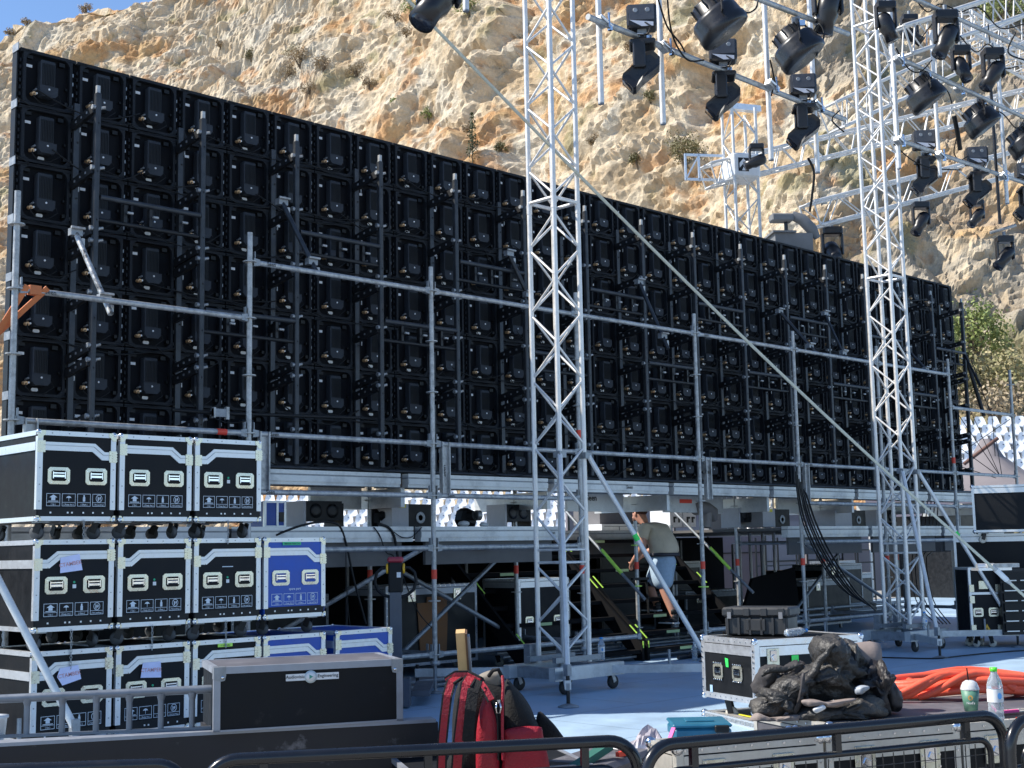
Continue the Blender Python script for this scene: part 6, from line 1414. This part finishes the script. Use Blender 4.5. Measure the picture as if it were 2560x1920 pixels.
# pipes ----
def pipe(px0,py0,D0,px1,py1,D1,r,label,group=None,m=GALV,horizontal=True,kind='pipe'):
    p=PD(px0,py0,D0);q=PD(px1,py1,D1); b=MB(m); b.tube((0,0,0),q-p,r,m,12); o=b.build(kind,None,p); tag(o,label,'pipe',group); return o
pipe(1470,42,10.4,2110,298,13.6,.0255,'front horizontal pipe carrying three moving heads')
pipe(1800,-40,11.2,2120,85,13.0,.0255,'horizontal pipe at the top carrying the round wash lights')
pipe(2232,345,15.3,2700,505,19.5,.0255,'far horizontal pipe carrying the small moving heads at the right')
pipe(2240,142,14.3,2700,360,18.6,.0255,'horizontal pipe carrying the round wash lights at the right')
pipe(2250,-20,14,2620,150,17,.0255,'upper horizontal pipe at the top right corner')
def drop(px0,py0,px1,py1,D,label):
    p=PD(px1,py1,D); zt=PD(px0,py0,D).z; b=MB(ALU,CHR); b.tube((0,0,0),(0,0,zt-p.z+.4),.0245,ALU,12); b.tube((0,0,-.012),(0,0,.0),.0255,GALVD,12); o=b.build('drop_pipe',None,p); tag(o,label,'pipe','vertical drop pipes of the rig')
for a in ((1498,-30,1503,257,10.6,'silver drop pipe right of the middle truss tower'),(1653,-30,1658,308,11.2,'silver drop pipe between the first and second moving heads'),(1918,-30,1928,398,12.4,'silver drop pipe between the second and third moving heads'),(2035,-30,2044,430,13.1,'silver drop pipe right of the third moving head'),(2243,30,2248,420,15.2,'silver drop pipe hugging the right truss tower'),(2340,140,2350,440,16,'silver drop pipe between the first pair of far moving heads'),(2500,195,2518,508,17.2,'silver drop pipe near the right edge'),(1165,-50,1165,25,10.2,'short end of a silver pipe at the top edge left of the tower')): drop(*a)
for (x,y,D,n) in ((1505,55,10.6,'first'),(1660,118,11.2,'second'),(1926,212,12.4,'third'),(2040,262,13.0,'fourth'),(2246,352,15.2,'fifth'),(2348,388,16.0,'sixth'),(2505,440,17.2,'seventh'),(2245,150,14.4,'eighth'),(2395,222,15.9,'ninth'),(2046,55,12.6,'tenth')):
    b=MB(CHR,GALV); b.box((0,0,0),(.10,.08,.07),GALV,Matrix.Rotation(.4,3,'Y'),.01); b.tube((-.07,-.05,.02),(.07,-.05,-.03),.012,CHR,6); b.tube((.02,-.06,-.06),(.03,-.05,.07),.01,CHR,6); b.box((.05,-.04,-.05),(.03,.03,.04),CHR)
    o=b.build('pipe_clamp',None,PD(x,y,D-.03)); tag(o,'shiny %s swivel clamp joining two rig pipes, counted from the left'%n,'clamp','swivel clamps of the rig')
b=MB(BLKH); b.tube((0,0,0),(0,0,2.3),.022,BLKH,8); o=b.build('drop_pipe',None,PD(2500,560,17.5)); tag(o,'thin black drop pipe above the lone lamp at the right','pipe')
b=MB(GALV); q=PD(2540,563,17.5)-PD(2475,582,17.5); b.tube((0,0,0),q,.02,GALV,8); o=b.build('pipe',None,PD(2475,582,17.5)); tag(o,'short silver bar carrying the lone lamp at the right','pipe')
# rig trusses ----
def rtruss(px0,py0,D0,px1,py1,D1,a,label,m=ALU,period=.55,rc=.025,rd=.011):
    p=PD(px0,py0,D0);q=PD(px1,py1,D1); d=(q-p).normalized(); ax=V(0,0,1).cross(d).normalized(); ay=d.cross(ax)
    t=thing('box_truss',label,'truss',p); L=q-p; cs=[-ax*a-ay*a,ax*a-ay*a,ax*a+ay*a,-ax*a+ay*a]
    for c in cs: b=MB(m); b.tube(c,L+c,rc,m,8); b.build('chord',t)
    b=MB(m); truss_beam(b,(0,0,0),L,ax,ay,a,period,rc,rd,m=m)
    for e in (0,1):
        for k in range(4): b.tube(L*e+cs[k],L*e+cs[(k+1)%4],rd*1.3,m,6)
    b.build('bracing',t); return t
TRW=mat('far_truss_silver',(.66,.655,.64),.5,.35,.15,9)
rtruss(1770,440,21,2700,215,24.5,.17,'far box truss running from the white sign up to the right',TRW)
rtruss(2025,540,20.5,2760,350,23,.19,'lower far box truss behind the right tower',TRW,.8)
rtruss(2080,295,19.5,2640,35,22,.19,'upper far box truss slanting up behind the right tower',TRW)
rtruss(2240,110,15.8,2600,-10,18,.17,'box truss at the top right corner behind the black lamps',TRW)
rtruss(2400,60,20,2640,200,24,.17,'box truss crossing the top right corner behind the lamps',TRW)
# far vertical tower with white sleeve block
p=PD(1860,620,21); 
t=thing('truss_tower','slim far truss tower with a white sleeve block and a printed sign','truss tower',(p.x,p.y,0),rz(.25)); a=.2
zt_=PD(1845,262,21).z
for c in ((-a,-a),(a,-a),(a,a),(-a,a)): b=MB(TRW); b.tube((c[0],c[1],0),(c[0],c[1],zt_),.026,TRW,8); b.build('chord',t)
b=MB(TRW); truss_beam(b,(0,0,1.5),(0,0,zt_),(1,0,0),(0,1,0),a,.95,.026,.012,m=TRW); b.build('bracing',t)
b=MB(ALUW); b.bar((-.35,-.1,zt_+.03),(.42,.12,zt_+.09),.12,.1,ALUW); b.tube((-.3,-.2,zt_+.03),(-.3,.2,zt_+.03),.06,GALV,8); b.build('head_block',t)
zs=PD(1850,415,21).z
b=MB(WHITE,ALUW); b.box((0,0,zs),(.48,.48,.40),WHITE,None,.03); b.build('sleeve_block',t)
b=MB(BLKM,WHITE); R=Matrix.Rotation(rz(.12),3,'Z'); cf=V(*(-F2))*.30; 
# printed sign: dark square with a white letter-like mark, on the camera-side corner
d=V(-.62,-.78,0).normalized(); 
sx=V(1,0,0)
b.box((-.06,-.243,zs),(.27,.004,.30),WHITE); b.prism([(-.09,-.11),(.09,-.11),(.09,.11),(-.09,.11)],(-.06,-.248,zs),(1,0,0),(0,0,1),(0,.002,0),BLKM); b.prism([(-.07,.02),(0,.10),(.07,.02),(.07,-.06),(0,.02),(-.07,-.06)],(-.06,-.251,zs),(1,0,0),(0,0,1),(0,.002,0),WHITE); b.prism([(-.03,-.10),(.03,-.10),(0,-.04)],(-.06,-.251,zs),(1,0,0),(0,0,1),(0,.002,0),WHITE)
b.build('printed_sign',t)
b=MB(ALUW); 
for z in (-.2,.2): b.bar((-.95,0,zs+z-.02),(-.28,0,zs+z),.03,.04,ALUW)
for x in (-.95,-.72): b.bar((x,0,zs-.24),(x,0,zs+.2),.03,.03,ALUW)
b.bar((-.95,0,zs-.22),(-.72,0,zs+.18),.02,.02,ALUW); b.build('side_frame',t)
# grey boxed unit behind the wall top
p=PD(1975,610,20); t=thing('projector_box','grey boxed unit with a lamp on top behind the video wall edge','projector',p,rz(.1)); GBX=mat('grey_box',(.17,.175,.18),.6)
b=MB(GBX); b.bb((-.32,-.3,-1.2),(.26,.3,.10),GBX); b.bb((-.36,-.34,.10),(.0,.34,.13)); b.build('cabinet',t)
b=MB(GBX,BLKH); b.box((-.12,0,.40),(.34,.2,.12),GBX,None,.02); b.tube((-.05,0,.14),(-.05,0,.35),.03,BLKH,8); b.build('lamp_base',t); b=MB(GBX); b.path([V(.05,0,.45),V(.2,-.02,.38),V(.34,-.04,.22),V(.42,-.05,.08)],.08,GBX,12,radii=[.07,.09,.09,.05]); b.build('lamp_head',t)
# loose rig cables
rc_=random.Random(11)
def droop(pts,D,r=.008,label='black cable looping between the rig lamps',g='loose cables of the lighting rig'): cable([PD(x,y,D+.05*i) for i,(x,y) in enumerate(pts)],r,label,g,n=5)
droop([(1640,-20),(1655,30),(1670,70),(1700,108),(1712,130)],10.9); droop([(1668,-10),(1675,60),(1690,110),(1720,150),(1760,150)],11)
droop([(1850,20),(1870,32),(1890,20),(1895,-5)],11.3); droop([(1925,150),(1935,200),(1928,240)],12.3); droop([(2040,140),(2060,90),(2048,60),(2030,85)],12.2)
droop([(2300,100),(2330,60),(2355,30),(2385,60),(2375,90)],15.2); droop([(2400,90),(2440,130),(2470,110),(2500,140)],15.6); droop([(2470,60),(2480,130),(2510,170),(2545,165)],15.8); droop([(2240,120),(2270,170),(2300,180),(2330,150)],14.6)
droop([(2330,270),(2345,210),(2370,230),(2380,260)],15.4); droop([(2450,290),(2500,280),(2540,320),(2560,300)],16); droop([(2395,330),(2385,380),(2400,400),(2420,390)],16.5); droop([(2020,395),(2035,430),(2030,490),(2024,530)],20,.02,'thick dark cable hanging at the left end of the lower far truss')
droop([(2235,360),(2280,400),(2330,420),(2400,425)],15.9); droop([(2100,275),(2080,300),(2110,330)],13.1); droop([(2385,290),(2395,340),(2400,375)],16.4,.03,'short thick black cable bundle hanging left of the far wash light')
droop([(2405,30),(2450,20),(2500,70),(2560,60)],15.9); droop([(2290,0),(2320,30),(2350,10),(2400,30)],15.3); droop([(2540,80),(2520,130),(2560,150)],15.9,.01)
# ---------------- plants on the slope ----------------
def leafmat(n,c,c2): return mat(n,c,.7,0,.35,1.2,col2=c2,c2scale=1.1,c2lo=.4,c2hi=.6)
DRY=leafmat('dry_scrub',(.27,.205,.125),(.35,.28,.18)); OLV=leafmat('olive_scrub',(.13,.125,.05),(.20,.17,.08)); GRN=leafmat('fresh_green',(.17,.22,.06),(.24,.27,.09)); PINE=leafmat('dark_green',(.045,.06,.025),(.07,.08,.035)); BARK=mat('bark',(.13,.10,.07),.9)
def plant(px,py,w_,h_,label,m,seed,cat='shrub',leaf=.12,n=900,trunk=.0,conical=False,name='shrub',open_=.5,yaw=None):
    r=random.Random(seed); p=on_cliff(px,py) if yaw is None else yaw
    t=thing(name,label,cat,p)
    b=MB(BARK)
    clumps=[]
    nb=7 if not conical else 5
    for i in range(nb):
        a=r.uniform(0,6.28); e=V(math.cos(a)*w_*.32*r.random(),math.sin(a)*w_*.25*r.random(),h_*(.35+.5*r.random())) if not conical else V(0,0,h_*(i+1)/(nb+.5))
        b.path([V(0,0,-.3),e*.5+V(r.uniform(-.1,.1),0,0),e],.05,BARK,5,radii=[max(.04,w_*.03),w_*.02,.01])
    b.build('trunk',t)
    b=MB(m); k=int(14+w_*h_*1.2) if not conical else 12
    for i in range(k):
        if conical: zz=h_*(i+.5)/k; rad=w_*.5*(1-zz/h_)**.6+.05; c=V(r.uniform(-.3,.3)*rad,r.uniform(-.3,.3)*rad,zz); s=rad
        else:
            a=r.uniform(0,6.28); q=r.random()**.5; c=V(math.cos(a)*q*w_*.42,math.sin(a)*q*w_*.3,h_*(.18+.72*r.random()*(1-.55*q*q))); s=w_*r.uniform(.13,.24)
        clumps.append((c,s))
    vs=[];fs=[]
    for i in range(n):
        c,s=clumps[r.randrange(len(clumps))]; d=V(r.gauss(0,1),r.gauss(0,1),r.gauss(0,1)); d.normalize(); q=c+d*s*(r.random()**.4)*(1 if conical else 1); 
        if q.z<-.1: continue
        l=leaf*r.uniform(.6,1.5); u=V(r.gauss(0,1),r.gauss(0,1),r.gauss(0,1)+.3); u.normalize(); v=u.cross(d)
        if v.length<.01: continue
        v.normalize(); o=len(vs); vs+=[q-v*l*.4,q+u*l*.5,q+v*l*.4,q+u*-l*.7]; fs.append([o,o+1,o+2,o+3])
    b.add(vs,fs,m); b.build('crown',t); return t
P_=[(745,165,3.6,2.3,'large dry grey-brown shrub on the upper slope left of centre',DRY,1),(700,200,3.2,1.8,'dry shrub at the lower left of the large grey-brown one',DRY,2),(800,175,2.6,1.6,'dry shrub right of the large grey-brown one',DRY,3),(870,190,3.0,1.5,'wide dry shrub below the orange ledge',DRY,4),(760,235,2.4,1.2,'small dry shrub on the slope below the large grey-brown one',DRY,5),
(608,147,1.6,1.3,'small round olive shrub on the pale slope left',OLV,6),(1683,420,3.4,2.6,'round olive-green bush right of the middle truss tower',OLV,7),(1020,45,3.2,2.2,'yellow-green bush at the top edge',GRN,8),(1200,40,3.6,2.6,'tall yellow-green bush at the top edge left of the middle tower',GRN,9),(985,265,1.7,1.0,'small bright green shrub below the grey boulders',GRN,10),(1040,305,1.7,1.3,'bright green shrub right of the small one',GRN,11),
(1240,380,1.3,.8,'low green shrub near the wall top left of the tower',OLV,12),(1625,255,1.8,1.1,'small olive shrub between the drop pipes',OLV,13),(1570,410,1.5,1.0,'tiny olive shrub right of the middle tower',OLV,14),(1560,130,1.8,1.1,'dry shrub near the top right of the middle tower',DRY,15),(980,55,2.6,1.2,'dry brown scrub beside the orange boulder',DRY,16),(1010,95,2.2,1.0,'dry brown scrub under the top bush',DRY,17),
(1890,225,1.6,1.0,'small shrub behind the second drop pipe',OLV,18),(2520,60,4.2,3.0,'yellow-green bush in the upper right corner behind the trusses',GRN,19),(540,120,1.2,.8,'tiny dry shrub on the far left slope',DRY,20),(208,8,1.8,1.3,'dry shrub standing on the skyline at the left',DRY,21),(65,45,1.5,.8,'low dry shrub on the skyline near the left corner',DRY,22),(12,62,1.5,.8,'low dry shrub on the skyline at the very left',DRY,23),
(1145,335,1.4,.9,'dry shrub left of the little cypress',DRY,24),(1485,370,1.4,1.0,'orange-brown shrub just right of the tower',DRY,25),(905,215,1.8,.8,'low dry scrub on the mid slope',DRY,26)]
for (x,y,w_,h_,lab,m,sd) in P_: plant(x,y,w_,h_,lab,m,sd,n=int(350+w_*h_*110))
plant(1191,408,1.1,3.9,'small dark conical cypress standing just above the video wall',PINE,31,'tree',.12,700,conical=True,name='cypress_tree')
def ground_plant(px,py,D,w_,h_,lab,m,sd,n,cat='tree',name='tree',leaf=.16):
    p=PD(px,py,D); return plant(0,0,w_,h_,lab,m,sd,cat,leaf,n,name=name,yaw=p)
ground_plant(2432,905,63,4.6,3.1,'light green bushy tree right of the video wall',GRN,41,2500,leaf=.14)
ground_plant(2540,985,60,6,1.9,'olive-green thicket right of the light green tree',leafmat('sage_scrub',(.22,.22,.09),(.33,.27,.14)),42,2600,'shrub','shrub',.15)
ground_plant(2390,1000,59,4,1.9,'green shrub at the foot of the slope beside the video wall',OLV,43,1700,'shrub','shrub',.15)
ground_plant(2490,1035,57,5,1.1,'dry brown shrub on the orange earth above the seats',DRY,44,900,'shrub','shrub',.15)
ground_plant(2345,880,64,3,2.6,'yellow-green tree partly hidden by the right end of the video wall',GRN,45,2600,leaf=.18)
